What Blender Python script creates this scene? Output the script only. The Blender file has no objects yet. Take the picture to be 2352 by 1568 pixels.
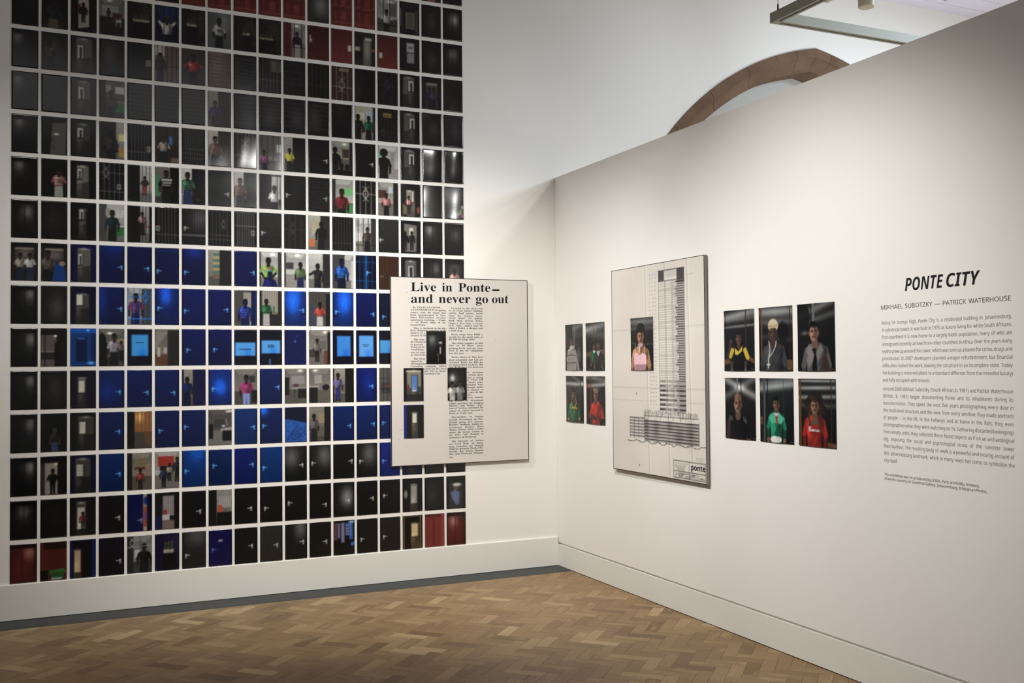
import bpy, math, random
import numpy as np
from mathutils import Matrix, Vector

# ------------------------------------------------------------------ camera, world, lights, exposure
scene = bpy.context.scene
col = scene.collection
random.seed(7)

# camera solved from the photograph: left wall = plane y=0, partition = plane x=0, floor z=0
F_PX, YAW, PITCH, ROLL = 2298.28, 0.428647, 0.024175, -0.0086486
CAM = Vector((-3.4455, -6.7370, 1.5))
fw = Vector((math.sin(YAW)*math.cos(PITCH), math.cos(YAW)*math.cos(PITCH), math.sin(PITCH)))
r0 = Vector((math.cos(YAW), -math.sin(YAW), 0)); u0 = r0.cross(fw)
rt = r0*math.cos(ROLL) + u0*math.sin(ROLL); up = -r0*math.sin(ROLL) + u0*math.cos(ROLL)
cam = bpy.data.cameras.new('camera'); cam_ob = bpy.data.objects.new('camera', cam); col.objects.link(cam_ob)
cam.sensor_width = 36.0; cam.lens = F_PX/2352*36.0; cam.clip_start = 0.05
m = Matrix.Identity(4)
for i in range(3):
    m[i][0], m[i][1], m[i][2], m[i][3] = rt[i], up[i], -fw[i], CAM[i]
cam_ob.matrix_world = m
scene.camera = cam_ob

world = bpy.data.worlds.new('world'); scene.world = world; world.use_nodes = True
world.node_tree.nodes['Background'].inputs[0].default_value = (0.9, 0.92, 1.0, 1)
world.node_tree.nodes['Background'].inputs[1].default_value = 0.02

def spot(name, loc, aim, power, angle, blend=0.6, color=(1, .93, .84), size=0.06):
    l = bpy.data.lights.new(name, 'SPOT'); l.energy = power; l.spot_size = math.radians(angle)
    l.spot_blend = blend; l.color = color; l.shadow_soft_size = size
    o = bpy.data.objects.new(name, l); col.objects.link(o); o.location = loc
    o.rotation_euler = (Vector(aim)-Vector(loc)).to_track_quat('-Z', 'Y').to_euler()
    return o
NEUT = (1.0, .995, .98); COOL = (.80, .97, 1.12)
# track lamps of the room, aimed at the wall of prints ...
spot('track_lamp', (-1.85, -3.15, 3.56), (-1.1, 0, 0.85), 520, 72, 1.0, NEUT)
spot('track_lamp', (-2.6, -2.3, 4.6), (-2.5, 0, 1.05), 235, 58, 1.0, NEUT)
spot('track_lamp', (-3.7, -2.3, 4.6), (-3.7, 0, 0.9), 125, 60, 1.0, NEUT)
# ... and at the partition
spot('track_lamp', (-2.9, -1.2, 3.5), (0, -0.8, 1.1), 215, 72, 1.0, NEUT)
spot('track_lamp', (-2.9, -2.1, 3.5), (0, -2.1, 1.25), 130, 76, 1.0, NEUT)
spot('track_lamp', (-2.9, -2.7, 3.5), (0, -2.9, 1.55), 245, 60, 1.0, NEUT)
spot('track_lamp', (-2.9, -3.3, 3.5), (0, -3.2, 1.15), 140, 58, 1.0, NEUT)
# lamps and rooflight of the neighbouring bay, beyond the partition, and an added uplight
spot('bay_spot', (0.30, -2.78, 3.27), (-1.1, 0, 2.3), 50, 80, 1.0, NEUT, 0.035)
spot('bay_spot', (1.6, -1.7, 4.04), (-0.7, 0, 3.6), 30, 110, 1.0, COOL, 0.05)
spot('bay_spot', (2.9, -1.7, 2.7), (3.05, 0, 4.35), 112, 108, 1.0, COOL, 0.1)  # unseen uplight, added behind the partition to brighten the wall round the arch
def area(name, loc, aim, sx, sy, power, color):
    l = bpy.data.lights.new(name, 'AREA'); l.shape = 'RECTANGLE'; l.size = sx; l.size_y = sy; l.energy = power; l.color = color
    o = bpy.data.objects.new(name, l); col.objects.link(o); o.location = loc
    o.rotation_euler = (Vector(aim)-Vector(loc)).to_track_quat('-Z', 'Y').to_euler(); return o
area('overhead_light', (4.4, -4.4, 4.7), (4.4, -4.4, 0), 2.0, 3.0, 560, COOL)
area('overhead_light', (-2.6, -6.0, 4.7), (-2.6, -6.0, 0), 3.0, 3.0, 24, NEUT)  # unseen soft fill, added to lift the main room's ambient light

vs = scene.view_settings
scene.display_settings.display_device = 'sRGB'
vs.view_transform = 'Standard'; vs.look = 'None'; vs.gamma = 1.0; vs.use_curve_mapping = False
vs.exposure = 0.0

# ------------------------------------------------------------------ helpers
def tag(o, label=None, cat=None, group=None, kind=None):
    if label: o['label'] = label
    if cat: o['category'] = cat
    if group: o['group'] = group
    if kind: o['kind'] = kind
    return o

def link(name, mesh, parent=None, loc=(0, 0, 0), rz=0.0):
    o = bpy.data.objects.new(name, mesh); col.objects.link(o)
    o.location = loc; o.rotation_euler = (0, 0, rz)
    if parent: o.parent = parent
    return o

def mesh_of(name, verts, faces, mat=None, smooth=False):
    me = bpy.data.meshes.new(name); me.from_pydata([tuple(v) for v in verts], [], faces)
    if mat: me.materials.append(mat)
    if smooth:
        for p in me.polygons: p.use_smooth = True
    me.update(); return me

class MB:
    def __init__(s): s.v = []; s.f = []
    def box(s, x0, x1, y0, y1, z0, z1):
        b = len(s.v)
        s.v += [(x0,y0,z0),(x1,y0,z0),(x1,y1,z0),(x0,y1,z0),(x0,y0,z1),(x1,y0,z1),(x1,y1,z1),(x0,y1,z1)]
        s.f += [tuple(b+i for i in q) for q in ((0,3,2,1),(4,5,6,7),(0,1,5,4),(1,2,6,5),(2,3,7,6),(3,0,4,7))]
        return s
    def cyl(s, p, q, r0, r1=None, n=16, caps=True):
        r1 = r0 if r1 is None else r1; p = Vector(p); q = Vector(q); d = (q-p).normalized()
        a = d.orthogonal().normalized(); c = d.cross(a); b = len(s.v)
        for (o, r) in ((p, r0), (q, r1)):
            for i in range(n):
                t = 2*math.pi*i/n; s.v.append(tuple(o+a*(r*math.cos(t))+c*(r*math.sin(t))))
        s.f += [(b+i, b+(i+1) % n, b+n+(i+1) % n, b+n+i) for i in range(n)]
        if caps: s.f += [tuple(b+i for i in reversed(range(n))), tuple(b+n+i for i in range(n))]
        return s
    def prism(s, poly, z0, z1):
        b = len(s.v); n = len(poly)
        s.v += [(x, y, z0) for x, y in poly]+[(x, y, z1) for x, y in poly]
        s.f += [tuple(b+i for i in reversed(range(n))), tuple(b+n+i for i in range(n))]
        s.f += [(b+i, b+(i+1) % n, b+n+(i+1) % n, b+n+i) for i in range(n)]
        return s
    def mesh(s, name, mat=None, smooth=False): return mesh_of(name, s.v, s.f, mat, smooth)
    def build(s, name, mat, parent=None, loc=(0, 0, 0), rz=0.0, smooth=False):
        return link(name, s.mesh(name, mat, smooth), parent, loc, rz)

def empty(name, loc, rz=0.0):
    o = bpy.data.objects.new(name, None); col.objects.link(o); o.location = loc; o.rotation_euler = (0, 0, rz)
    o.empty_display_size = 0.1; return o

def lin(c):
    c = np.asarray(c, float)/255.0
    return np.where(c <= .04045, c/12.92, ((c+.055)/1.055)**2.4)

# ------------------------------------------------------------------ materials
def mat(name, rgb, rough=0.6, spec=0.5, metal=0.0, noise=None, bump=None):
    """rgb in 0-255 sRGB; noise=(scale, amount) value mottling; bump=(scale, strength)"""
    M = bpy.data.materials.new(name); M.use_nodes = True; nt = M.node_tree; P = nt.nodes['Principled BSDF']
    c = tuple(lin(rgb))
    P.inputs['Base Color'].default_value = (*c, 1); P.inputs['Roughness'].default_value = rough
    P.inputs['Specular IOR Level'].default_value = spec; P.inputs['Metallic'].default_value = metal
    if noise or bump:
        tc = nt.nodes.new('ShaderNodeTexCoord')
    if noise:
        n = nt.nodes.new('ShaderNodeTexNoise'); n.inputs['Scale'].default_value = noise[0]; n.inputs['Detail'].default_value = 6
        r = nt.nodes.new('ShaderNodeValToRGB'); nt.links.new(tc.outputs['Object'], n.inputs['Vector']); nt.links.new(n.outputs['Fac'], r.inputs['Fac'])
        a = noise[1]
        r.color_ramp.elements[0].position = .3; r.color_ramp.elements[1].position = .7
        r.color_ramp.elements[0].color = (*[v*(1-a) for v in c], 1); r.color_ramp.elements[1].color = (*[min(1, v*(1+a)) for v in c], 1)
        nt.links.new(r.outputs['Color'], P.inputs['Base Color'])
    if bump:
        n = nt.nodes.new('ShaderNodeTexNoise'); n.inputs['Scale'].default_value = bump[0]; n.inputs['Detail'].default_value = 4
        b = nt.nodes.new('ShaderNodeBump'); b.inputs['Strength'].default_value = bump[1]; b.inputs['Distance'].default_value = .002
        nt.links.new(tc.outputs['Object'], n.inputs['Vector']); nt.links.new(n.outputs['Fac'], b.inputs['Height']); nt.links.new(b.outputs['Normal'], P.inputs['Normal'])
    return M

def attr_mat(name, rough, spec, bump=None):
    """flat print: colour carried by the sheet's own 'ink' attribute"""
    M = bpy.data.materials.new(name); M.use_nodes = True; nt = M.node_tree; P = nt.nodes['Principled BSDF']
    a = nt.nodes.new('ShaderNodeAttribute'); a.attribute_name = 'ink'
    nt.links.new(a.outputs['Color'], P.inputs['Base Color'])
    P.inputs['Roughness'].default_value = rough; P.inputs['Specular IOR Level'].default_value = spec
    if bump:
        tc = nt.nodes.new('ShaderNodeTexCoord'); n = nt.nodes.new('ShaderNodeTexNoise'); n.inputs['Scale'].default_value = bump[0]; n.inputs['Detail'].default_value = 2
        b = nt.nodes.new('ShaderNodeBump'); b.inputs['Strength'].default_value = bump[1]; b.inputs['Distance'].default_value = .001
        nt.links.new(tc.outputs['Object'], n.inputs['Vector']); nt.links.new(n.outputs['Fac'], b.inputs['Height']); nt.links.new(b.outputs['Normal'], P.inputs['Normal'])
    return M

M_WALL = mat('white_wall_paint', (229, 224, 216), .75, .3, noise=(.7, .012), bump=(220, .10))
M_PART = mat('white_partition_paint', (231, 226, 219), .75, .3, noise=(.7, .012), bump=(260, .08))
M_SKIRT = mat('skirting_paint', (222, 219, 209), .6, .35, bump=(200, .05))
M_STRIP = mat('dark_border_paint', (52, 53, 53), .55, .4, noise=(9, .15))
M_CEIL = mat('ceiling_board_paint', (214, 209, 220), .7, .3)
M_STONE = mat('red_sandstone', (107, 85, 68), .9, .2, noise=(7, .16), bump=(60, .5))
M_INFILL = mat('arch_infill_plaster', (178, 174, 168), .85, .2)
M_METAL = mat('track_grey_paint', (158, 157, 143), .5, .4)
M_DARK = mat('dark_slot', (28, 27, 26), .6, .3)
M_CREAM = mat('cream_lamp_enamel', (214, 202, 178), .4, .5)
M_WIRE = mat('steel_wire', (120, 120, 118), .4, .5, .6)
M_INK = mat('black_ink', (17, 15, 16), .7, .2)
M_GREYINK = mat('grey_vinyl_lettering', (132, 126, 121), .7, .2)
M_DKINK = mat('dark_grey_vinyl_lettering', (78, 72, 70), .7, .2)
M_PAPER = mat('newsprint_board', (203, 195, 187), .6, .35, noise=(2.2, .02))
M_FRAME = mat('frame_grey_aluminium', (140, 133, 125), .5, .4, .0)
M_EDGE = mat('frame_black_edge', (40, 35, 34), .5, .4)
M_PIN = mat('pin_steel', (168, 165, 160), .35, .5, .5)
M_SUB = mat('dark_floor_joint', (44, 33, 24), .8, .2)
M_PHOTO = attr_mat('glossy_photo_print', .14, .42, bump=(38, .05))
M_PORT = attr_mat('satin_portrait_print', .22, .28, bump=(38, .03))
M_DRAW = attr_mat('drawing_sheet_print', .5, .35, bump=(6, .25))
# ------------------------------------------------------------------ room shell
CEIL = 4.76; PT = 2.92; PTH = 0.16
XL, XR, YB = -7.0, 7.5, -11.0
# floor slab under the parquet (dark joints show between the blocks)
floor = MB().box(XL, XR, YB, 0.6, -0.12, -0.006).build('floor', M_SUB); tag(floor, kind='structure')

# wall with the prints, opened by the pointed arch
AX, AZ, AR = 2.987, 1.698, 2.564           # centre and radius of the left limb (outer line)
APX = 2.55                                  # apex
BX = 2*APX-AX                               # centre of the right limb
def arch_z(x, R=AR):
    if x <= APX: d = R*R-(x-AX)**2; 
    else: d = R*R-(x-BX)**2
    return AZ+math.sqrt(max(d, 0))
JL, JR = AX-AR, BX+AR
v = [(XL,0,0),(JL,0,0),(JL,0,AZ),(JL,0,CEIL),(XL,0,CEIL)]; f = [(0,1,2,3,4)]
xs = [JL+(JR-JL)*(1-math.cos(math.pi*i/80))/2 for i in range(81)]
xs[40] = APX
b = len(v)
for x in xs: v += [(x, 0, arch_z(x)), (x, 0, CEIL)]
for i in range(80): f.append((b+2*i, b+2*i+2, b+2*i+3, b+2*i+1))
b = len(v); v += [(JR,0,0),(XR,0,0),(XR,0,CEIL),(JR,0,CEIL),(JR,0,AZ)]; f.append(tuple(range(b, b+5)))
# outer skin so that the wall is solid
b = len(v); v += [(XL,.6,0),(XR,.6,0),(XR,.6,CEIL),(XL,.6,CEIL)]; f.append((b+3,b+2,b+1,b))
wl = link('wall_left', mesh_of('wall_left', v, f, M_WALL)); tag(wl, kind='structure')
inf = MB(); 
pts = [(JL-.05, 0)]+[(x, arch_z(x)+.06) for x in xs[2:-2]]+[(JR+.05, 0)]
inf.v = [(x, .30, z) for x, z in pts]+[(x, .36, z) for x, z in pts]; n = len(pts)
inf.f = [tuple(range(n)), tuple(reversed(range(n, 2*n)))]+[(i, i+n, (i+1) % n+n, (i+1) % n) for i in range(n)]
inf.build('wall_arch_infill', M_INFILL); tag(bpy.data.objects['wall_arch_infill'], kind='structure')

# stone arch: one voussoir per stone, profile swept along each limb
arch = empty('stone_arch', (APX, 0, 0)); tag(arch, 'pointed red sandstone arch in the white wall behind the partition', 'arch')
prof = [(0.0, .0), (0.0, -.012), (-.075, -.012), (-.082, .004), (-.098, .028), (-.125, .055), (-.155, .07), (-.175, .072), (-.178, .085), (-.178, .31), (0.02, .31)]
def voussoir(cx, a0, a1, sgn, seed):
    rnd = random.Random(seed); g = .0009; da = g/AR; a0 += da; a1 -= da; off = rnd.uniform(-.002, .002)
    n = 5; V = []; Fc = []; k = len(prof)
    for i in range(n):
        a = a0+(a1-a0)*i/(n-1)
        for (dr, y) in prof:
            R = AR+dr; V.append((cx+sgn*(-R*math.cos(a))-APX, y+off if y < .3 else y, AZ+R*math.sin(a)))
    for i in range(n-1):
        for j in range(k):
            q = (i*k+j, i*k+(j+1) % k, (i+1)*k+(j+1) % k, (i+1)*k+j)
            Fc.append(q if sgn > 0 else q[::-1])
    Fc += [tuple(range(k))[::-1] if sgn > 0 else tuple(range(k)), tuple(range((n-1)*k, n*k)) if sgn > 0 else tuple(range((n-1)*k, n*k))[::-1]]
    return V, Fc
amax = math.acos((AX-APX)/AR)
for sgn, cx in ((1, AX), (-1, BX)):
    cuts = [amax]; 
    steps = [.088, .088, .128, .092, .085, .085, .10, .09, .10, .09, .11, .10, .10] if sgn > 0 else [.07, .10, .09, .11, .1, .09, .1, .1, .11, .1, .1, .1, .1]
    for s_ in steps:
        if cuts[-1]-s_ < .05: break
        cuts.append(cuts[-1]-s_)
    cuts.append(0.0)
    # limbs meet on the mitre at the apex: each stone there stops at x = apex
    for i in range(len(cuts)-1):
        V, Fc = voussoir(cx, cuts[i+1], cuts[i], sgn, i*7+(3 if sgn > 0 else 11))
        if i == 0:
            V = [((min(x, -.001) if sgn > 0 else max(x, .001)), y, z) for x, y, z in V]
            k = len(prof)
            for j in range(k):                       # extend the last ring to the mitre plane
                R = AR+prof[j][0]; dx = (AX-APX); zz = AZ+math.sqrt(R*R-dx*dx); q = 4*k+j
                V[q] = (-.001*sgn, V[q][1], zz)
        vo = link('voussoir', mesh_of('voussoir', V, Fc, M_STONE), arch)
for x0, x1 in ((JL, JL+.178), (JR-.178, JR)):
    for i in range(5):
        MB().box(x0-APX, x1-APX, -.012, .30, i*.34+.002, (i+1)*.34-.004).build('jamb_stone', M_STONE, arch)

# partition: a panel over a shadow gap and a skirting board
pt = MB().box(0, PTH, -6.5, -0.002, .174, PT).box(.014, PTH, -6.5, -0.002, .16, .174).box(.006, PTH, -6.5, -0.002, 0, .16)
wr = pt.build('wall_right', M_PART); tag(wr, kind='structure')
sk = MB().box(-.006, .006, -6.5, -0.002, .003, .160).build('baseboard_right', M_SKIRT); tag(sk, kind='structure')
bl = MB(); bl.box(XL, -.007, -.016, 0, .004, .212)
bl.v += [(XL,-.016,.212),(-.007,-.016,.212),(-.007,-.011,.217),(XL,-.011,.217),(XL,0,.217),(-.007,0,.217)]
k = len(bl.v)-6; bl.f += [(k,k+1,k+2,k+3),(k+3,k+2,k+5,k+4)]
tag(bl.build('baseboard_left', M_SKIRT), kind='structure')
tag(MB().box(XL, 0, -.240, -.0, -.006, .0008).build('trim_1', M_STRIP), kind='structure')
for nm, bx in (('wall_far_left', (XL-.1, XL, YB, .6)), ('wall_far_right', (XR, XR+.1, YB, .6)), ('wall_back', (XL, XR, YB-.1, YB))):
    tag(MB().box(*bx, 0, CEIL).build(nm, M_WALL), kind='structure')
ce = MB().box(XL-.1, XR+.1, YB-.1, .6, CEIL+.012, CEIL+.1).build('ceiling', M_DARK); tag(ce, kind='structure')
y = 0.05
cb = MB().box(XL, XR, -.1005, .1005, 0, .012).mesh('ceiling_board', M_CEIL)
yc = -.057
while yc > YB:
    link('ceiling_board', cb, ce, (0, yc, CEIL)); yc -= .2055
tag(MB().box(PTH+.001, XR, YB, -.002, -.006, .0004).build('floor_bay', mat('bay_floor_oak', (150, 116, 80), .5, .4, noise=(4, .1))), kind='structure')

# ------------------------------------------------------------------ herringbone parquet
def wood(name, use_attr):
    M = bpy.data.materials.new(name); M.use_nodes = True; nt = M.node_tree; P = nt.nodes['Principled BSDF']; N = nt.nodes.new; L = nt.links.new
    g = N('ShaderNodeAttribute'); g.attribute_name = 'grain'
    if use_attr:
        a = N('ShaderNodeAttribute'); a.attribute_name = 'tone'; rnd = a.outputs['Fac']
    else:
        a = N('ShaderNodeObjectInfo'); rnd = a.outputs['Random']
    off = N('ShaderNodeVectorMath'); off.operation = 'MULTIPLY_ADD'
    cmb = N('ShaderNodeCombineXYZ'); L(rnd, cmb.inputs[0]); L(rnd, cmb.inputs[1]); L(rnd, cmb.inputs[2])
    L(cmb.outputs[0], off.inputs[0]); off.inputs[1].default_value = (37, 53, 91); L(g.outputs['Vector'], off.inputs[2])
    mp = N('ShaderNodeMapping'); mp.inputs['Scale'].default_value = (9, 120, 1); L(off.outputs[0], mp.inputs['Vector'])
    n1 = N('ShaderNodeTexNoise'); n1.inputs['Scale'].default_value = 1; n1.inputs['Detail'].default_value = 5; L(mp.outputs[0], n1.inputs['Vector'])
    mp2 = N('ShaderNodeMapping'); mp2.inputs['Scale'].default_value = (5, 16, 1); L(off.outputs[0], mp2.inputs['Vector'])
    n2 = N('ShaderNodeTexNoise'); n2.inputs['Scale'].default_value = 1; n2.inputs['Detail'].default_value = 3; L(mp2.outputs[0], n2.inputs['Vector'])
    r = N('ShaderNodeValToRGB'); e = r.color_ramp.elements
    cols = [(0, (110, 84, 56)), (.15, (129, 102, 69)), (.5, (138, 111, 75)), (.8, (146, 119, 82)), (.94, (158, 132, 94)), (1, (178, 153, 114))]
    e[0].position = 0; e[0].color = (*lin(cols[0][1]), 1); e[1].position = 1; e[1].color = (*lin(cols[-1][1]), 1)
    for p_, c_ in cols[1:-1]:
        q = e.new(p_); q.color = (*lin(c_), 1)
    wn = N('ShaderNodeTexWhiteNoise'); wn.noise_dimensions = '1D'; L(rnd, wn.inputs['W'])
    L(wn.outputs['Value'], r.inputs['Fac'])
    sap = N('ShaderNodeValToRGB'); sap.color_ramp.elements[0].position = .60; sap.color_ramp.elements[1].position = .66
    sap.color_ramp.elements[0].color = (0, 0, 0, 1); sap.color_ramp.elements[1].color = (1, 1, 1, 1); L(n2.outputs['Fac'], sap.inputs['Fac'])
    mx0 = N('ShaderNodeMix'); mx0.data_type = 'RGBA'; mm = N('ShaderNodeMath'); mm.operation = 'MULTIPLY'; mm.inputs[1].default_value = .42
    L(sap.outputs['Color'], mm.inputs[0]); L(mm.outputs[0], mx0.inputs[0]); L(r.outputs['Color'], mx0.inputs[6]); mx0.inputs[7].default_value = (*lin((172, 146, 110)), 1)
    gr = N('ShaderNodeValToRGB'); gr.color_ramp.elements[0].position = .25; gr.color_ramp.elements[1].position = .75
    gr.color_ramp.elements[0].color = (.84, .83, .82, 1); gr.color_ramp.elements[1].color = (1.06, 1.06, 1.06, 1); L(n1.outputs['Fac'], gr.inputs['Fac'])
    mx = N('ShaderNodeMix'); mx.data_type = 'RGBA'; mx.blend_type = 'MULTIPLY'; mx.inputs[0].default_value = 1
    L(mx0.outputs[2], mx.inputs[6]); L(gr.outputs['Color'], mx.inputs[7]); L(mx.outputs[2], P.inputs['Base Color'])
    P.inputs['Roughness'].default_value = .48; P.inputs['Specular IOR Level'].default_value = .35
    return M
M_WOOD = wood('oak_block', False); M_WOODS = wood('oak_block_joined', True)
BW = .0694; BL = 3*BW; GAP = .0011
e1 = Vector((1, 1, 0))/math.sqrt(2); e2 = Vector((1, -1, 0))/math.sqrt(2)
# lattice origin placed so that the corners of the measured blocks coincide
ORG = Vector((-.763, -1.927, 0))
def clip(poly, ax, lim, keep_less):
    out = []
    for i in range(len(poly)):
        p, q = poly[i], poly[(i+1) % len(poly)]
        ip = (p[ax] <= lim) if keep_less else (p[ax] >= lim); iq = (q[ax] <= lim) if keep_less else (q[ax] >= lim)
        if ip: out.append(p)
        if ip != iq:
            t = (lim-p[ax])/(q[ax]-p[ax]); out.append((p[0]+t*(q[0]-p[0]), p[1]+t*(q[1]-p[1])))
    return out
def pix(P):
    d = Vector(P)-CAM; z = d.dot(fw)
    if z < .1: return None
    return 1176+F_PX*d.dot(rt)/z, 784-F_PX*d.dot(up)/z
def parea(poly):
    q = [pix((x, y, 0)) for x, y in poly]
    if None in q: return 0
    q = clip(clip(clip(clip(q, 0, 2352, True), 0, 0, False), 1, 1568, True), 1, 0, False) if q else q
    return abs(sum(q[i][0]*q[(i+1) % len(q)][1]-q[(i+1) % len(q)][0]*q[i][1] for i in range(len(q))))/2 if len(q) > 2 else 0
blocks = []
NL = 6
for j in range(-80, 80):
    for i in range(-80, 80):
        # long side along e2 (A) when (i-j) % 6 == 0 ; lattice x = e2, lattice y = e1
        for kind in (0, 1):
            if (i-j) % NL != (0 if kind == 0 else NL-1): continue
            ax, ay = (3, 1) if kind == 0 else (1, 3)
            c = ORG+e2*(BW*(i+ax/2))+e1*(BW*(j+ay/2))
            if not (-5.2 < c.x < .25 and -5.0 < c.y < -.1): continue
            hx = BW*ax/2-GAP/2; hy = BW*ay/2-GAP/2
            poly = [tuple((c+e2*(sx*hx)+e1*(sy*hy))[:2]) for sx, sy in ((-1,-1),(-1,1),(1,1),(1,-1))]
            full = all(p[0] < -.0085 and p[1] < -.2412 for p in poly)
            cl = poly if full else clip(clip(poly, 0, -.008, True), 1, -.241, True)
            if len(cl) < 3: continue
            blocks.append((parea(cl), full, kind, c, cl))
blocks.sort(key=lambda t: -t[0])
blk_mesh = None
def grain_attr(me, axis_dirs, c):
    n = len(me.vertices); co = np.empty(n*3); me.vertices.foreach_get('co', co)
    a = me.attributes.new('grain', 'FLOAT_VECTOR', 'POINT')
    co = co.reshape(-1, 3)
    l, w = axis_dirs
    g = np.c_[co@np.array(l), co@np.array(w), co[:, 2]]
    a.data.foreach_set('vector', g.astype(np.float32).ravel())
full_mesh = {}
rb = random.Random(3)
for (a_, full, kind, c, cl) in blocks[:300]:
    L_, W_ = (e2, e1) if kind == 0 else (e1, e2)
    key = (kind, rb.randrange(3))
    if full:
        if key not in full_mesh:
            rel = [(p[0]-c.x, p[1]-c.y) for p in cl]; rel = rel if kind == 0 or True else rel
            me = MB().prism(rel[::-1], -.012, rb.uniform(-.0003, .0004)).mesh('parquet_block', M_WOOD); grain_attr(me, (L_, W_), c); full_mesh[key] = me
        me = full_mesh[key]
    else:
        me = MB().prism([(p[0]-c.x, p[1]-c.y) for p in cl][::-1], -.012, 0).mesh('parquet_block', M_WOOD); grain_attr(me, (L_, W_), c)
    o = link('parquet_block', me, floor, (c.x, c.y, 0))
mb = MB(); tones = []; grains = []
for (a_, full, kind, c, cl) in blocks[300:]:
    k = len(mb.v); mb.prism(cl[::-1], -.012, rb.uniform(-.0003, .0003)); L_, W_ = (e2, e1) if kind == 0 else (e1, e2); t = rb.random()
    for vv in mb.v[k:]:
        d = Vector((vv[0]-c.x, vv[1]-c.y, 0)); tones.append(t); grains.append((d.dot(L_), d.dot(W_), 0))
me = mb.mesh('parquet_rest', M_WOODS)
at = me.attributes.new('tone', 'FLOAT', 'POINT'); at.data.foreach_set('value', tones)
at = me.attributes.new('grain', 'FLOAT_VECTOR', 'POINT'); at.data.foreach_set('vector', np.array(grains, np.float32).ravel())
tag(link('parquet_rest', me, floor), kind='stuff')
# ------------------------------------------------------------------ painter for flat prints (colours 0-255)
class Cv:
    """canvas sampled at the vertices of a sheet; x in 0..1, y in 0..1/asp (width units)"""
    def __init__(s, asp, nx, seed=0):
        s.asp = asp; s.H = 1/asp; s.nx = nx; s.ny = int(round(nx/asp))
        x = np.linspace(0, 1, nx+1); y = np.linspace(0, s.H, s.ny+1)
        s.X, s.Y = np.meshgrid(x, y); s.im = np.zeros(s.X.shape+(3,)); s.e = .9/nx; s.rng = np.random.default_rng(seed)
    def put(s, m, c, a=1.0):
        m = (np.clip(m, 0, 1)*a)[..., None]; s.im = s.im*(1-m)+np.asarray(c, float)*m
    def fill(s, c): s.im[:] = c
    def step(s, d): return np.clip(.5-d/(2*s.e), 0, 1)      # d<0 inside
    def vgrad(s, c0, c1, y0=0, y1=None):
        t = np.clip((s.Y-y0)/((y1 or s.H)-y0), 0, 1)[..., None]; s.im = np.asarray(c0)*(1-t)+np.asarray(c1)*t
    def rect(s, x0, y0, x1, y1, c, a=1.0):
        s.put(s.step(np.maximum(np.maximum(x0-s.X, s.X-x1), np.maximum(y0-s.Y, s.Y-y1))), c, a)
    def ell(s, cx, cy, rx, ry, c, a=1.0):
        d = (np.sqrt(((s.X-cx)/rx)**2+((s.Y-cy)/ry)**2)-1)*min(rx, ry); s.put(s.step(d), c, a)
    def glow(s, cx, cy, rx, ry, c, a=1.0):
        g = np.exp(-(((s.X-cx)/rx)**2+((s.Y-cy)/ry)**2))[..., None]; s.im = s.im+a*g*np.asarray(c, float)
    def cap(s, x0, y0, x1, y1, r0, r1, c, a=1.0):
        dx, dy = x1-x0, y1-y0; L = max(dx*dx+dy*dy, 1e-9); t = np.clip(((s.X-x0)*dx+(s.Y-y0)*dy)/L, 0, 1)
        s.put(s.step(np.hypot(s.X-x0-t*dx, s.Y-y0-t*dy)-(r0+(r1-r0)*t)), c, a)
    def line(s, x0, y0, x1, y1, w, c, a=1.0):
        w = max(w, s.e*.55); s.cap(x0, y0, x1, y1, w, w, c, a)
    def poly(s, pts, c, a=1.0):
        ins = np.zeros(s.X.shape, bool); dm = np.full(s.X.shape, 9.)
        n = len(pts)
        for i in range(n):
            (x0, y0), (x1, y1) = pts[i], pts[(i+1) % n]; dx, dy = x1-x0, y1-y0; L = max(dx*dx+dy*dy, 1e-12)
            t = np.clip(((s.X-x0)*dx+(s.Y-y0)*dy)/L, 0, 1); dm = np.minimum(dm, np.hypot(s.X-x0-t*dx, s.Y-y0-t*dy))
            if y0 != y1:
                cr = ((s.Y >= y0) != (s.Y >= y1)) & (s.X < x0+(s.Y-y0)/(y1-y0)*dx); ins ^= cr
        s.put(s.step(np.where(ins, -dm, dm)), c, a); return s.step(np.where(ins, -dm, dm))
    def noise(s, amp, mult=True):
        n = s.rng.normal(0, 1, s.X.shape)[..., None]
        s.im = s.im*(1+amp*n) if mult else s.im+amp*n
    def shade(s, m): s.im = s.im*m[..., None]
    def finish(s, sat=.78, blur=.45):
        p = np.pad(s.im, ((1, 1), (1, 1), (0, 0)), 'edge')
        b = (p[:-2, 1:-1]+p[2:, 1:-1]+p[1:-1, :-2]+p[1:-1, 2:])/4; s.im = np.clip(s.im*(1-blur)+b*blur, 0, 255)
        l = s.im.mean(-1, keepdims=True); k = np.where(s.im[..., 2:3] > s.im[..., 0:1]+12, 1.0, sat); s.im = l+(s.im-l)*k
        s.im = s.im*np.where((s.im[..., 2:3] > s.im[..., 0:1]+12) & (l < 85), .84, 1.0)
    def folds(s, m, amp=.16):
        a, b, q = s.rng.uniform(0, 6, 3); n = np.sin(s.X*23+s.Y*9+a)*.5+np.sin(s.X*11-s.Y*21+b)*.35+np.sin(s.X*41+s.Y*31+q)*.25
        s.im = s.im*(1+amp*(n*m)[..., None])
    def ring(s, cx, cy, r, w, c, a=1.0):
        s.put(s.step(np.abs(np.hypot(s.X-cx, s.Y-cy)-r)-w), c, a)

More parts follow.
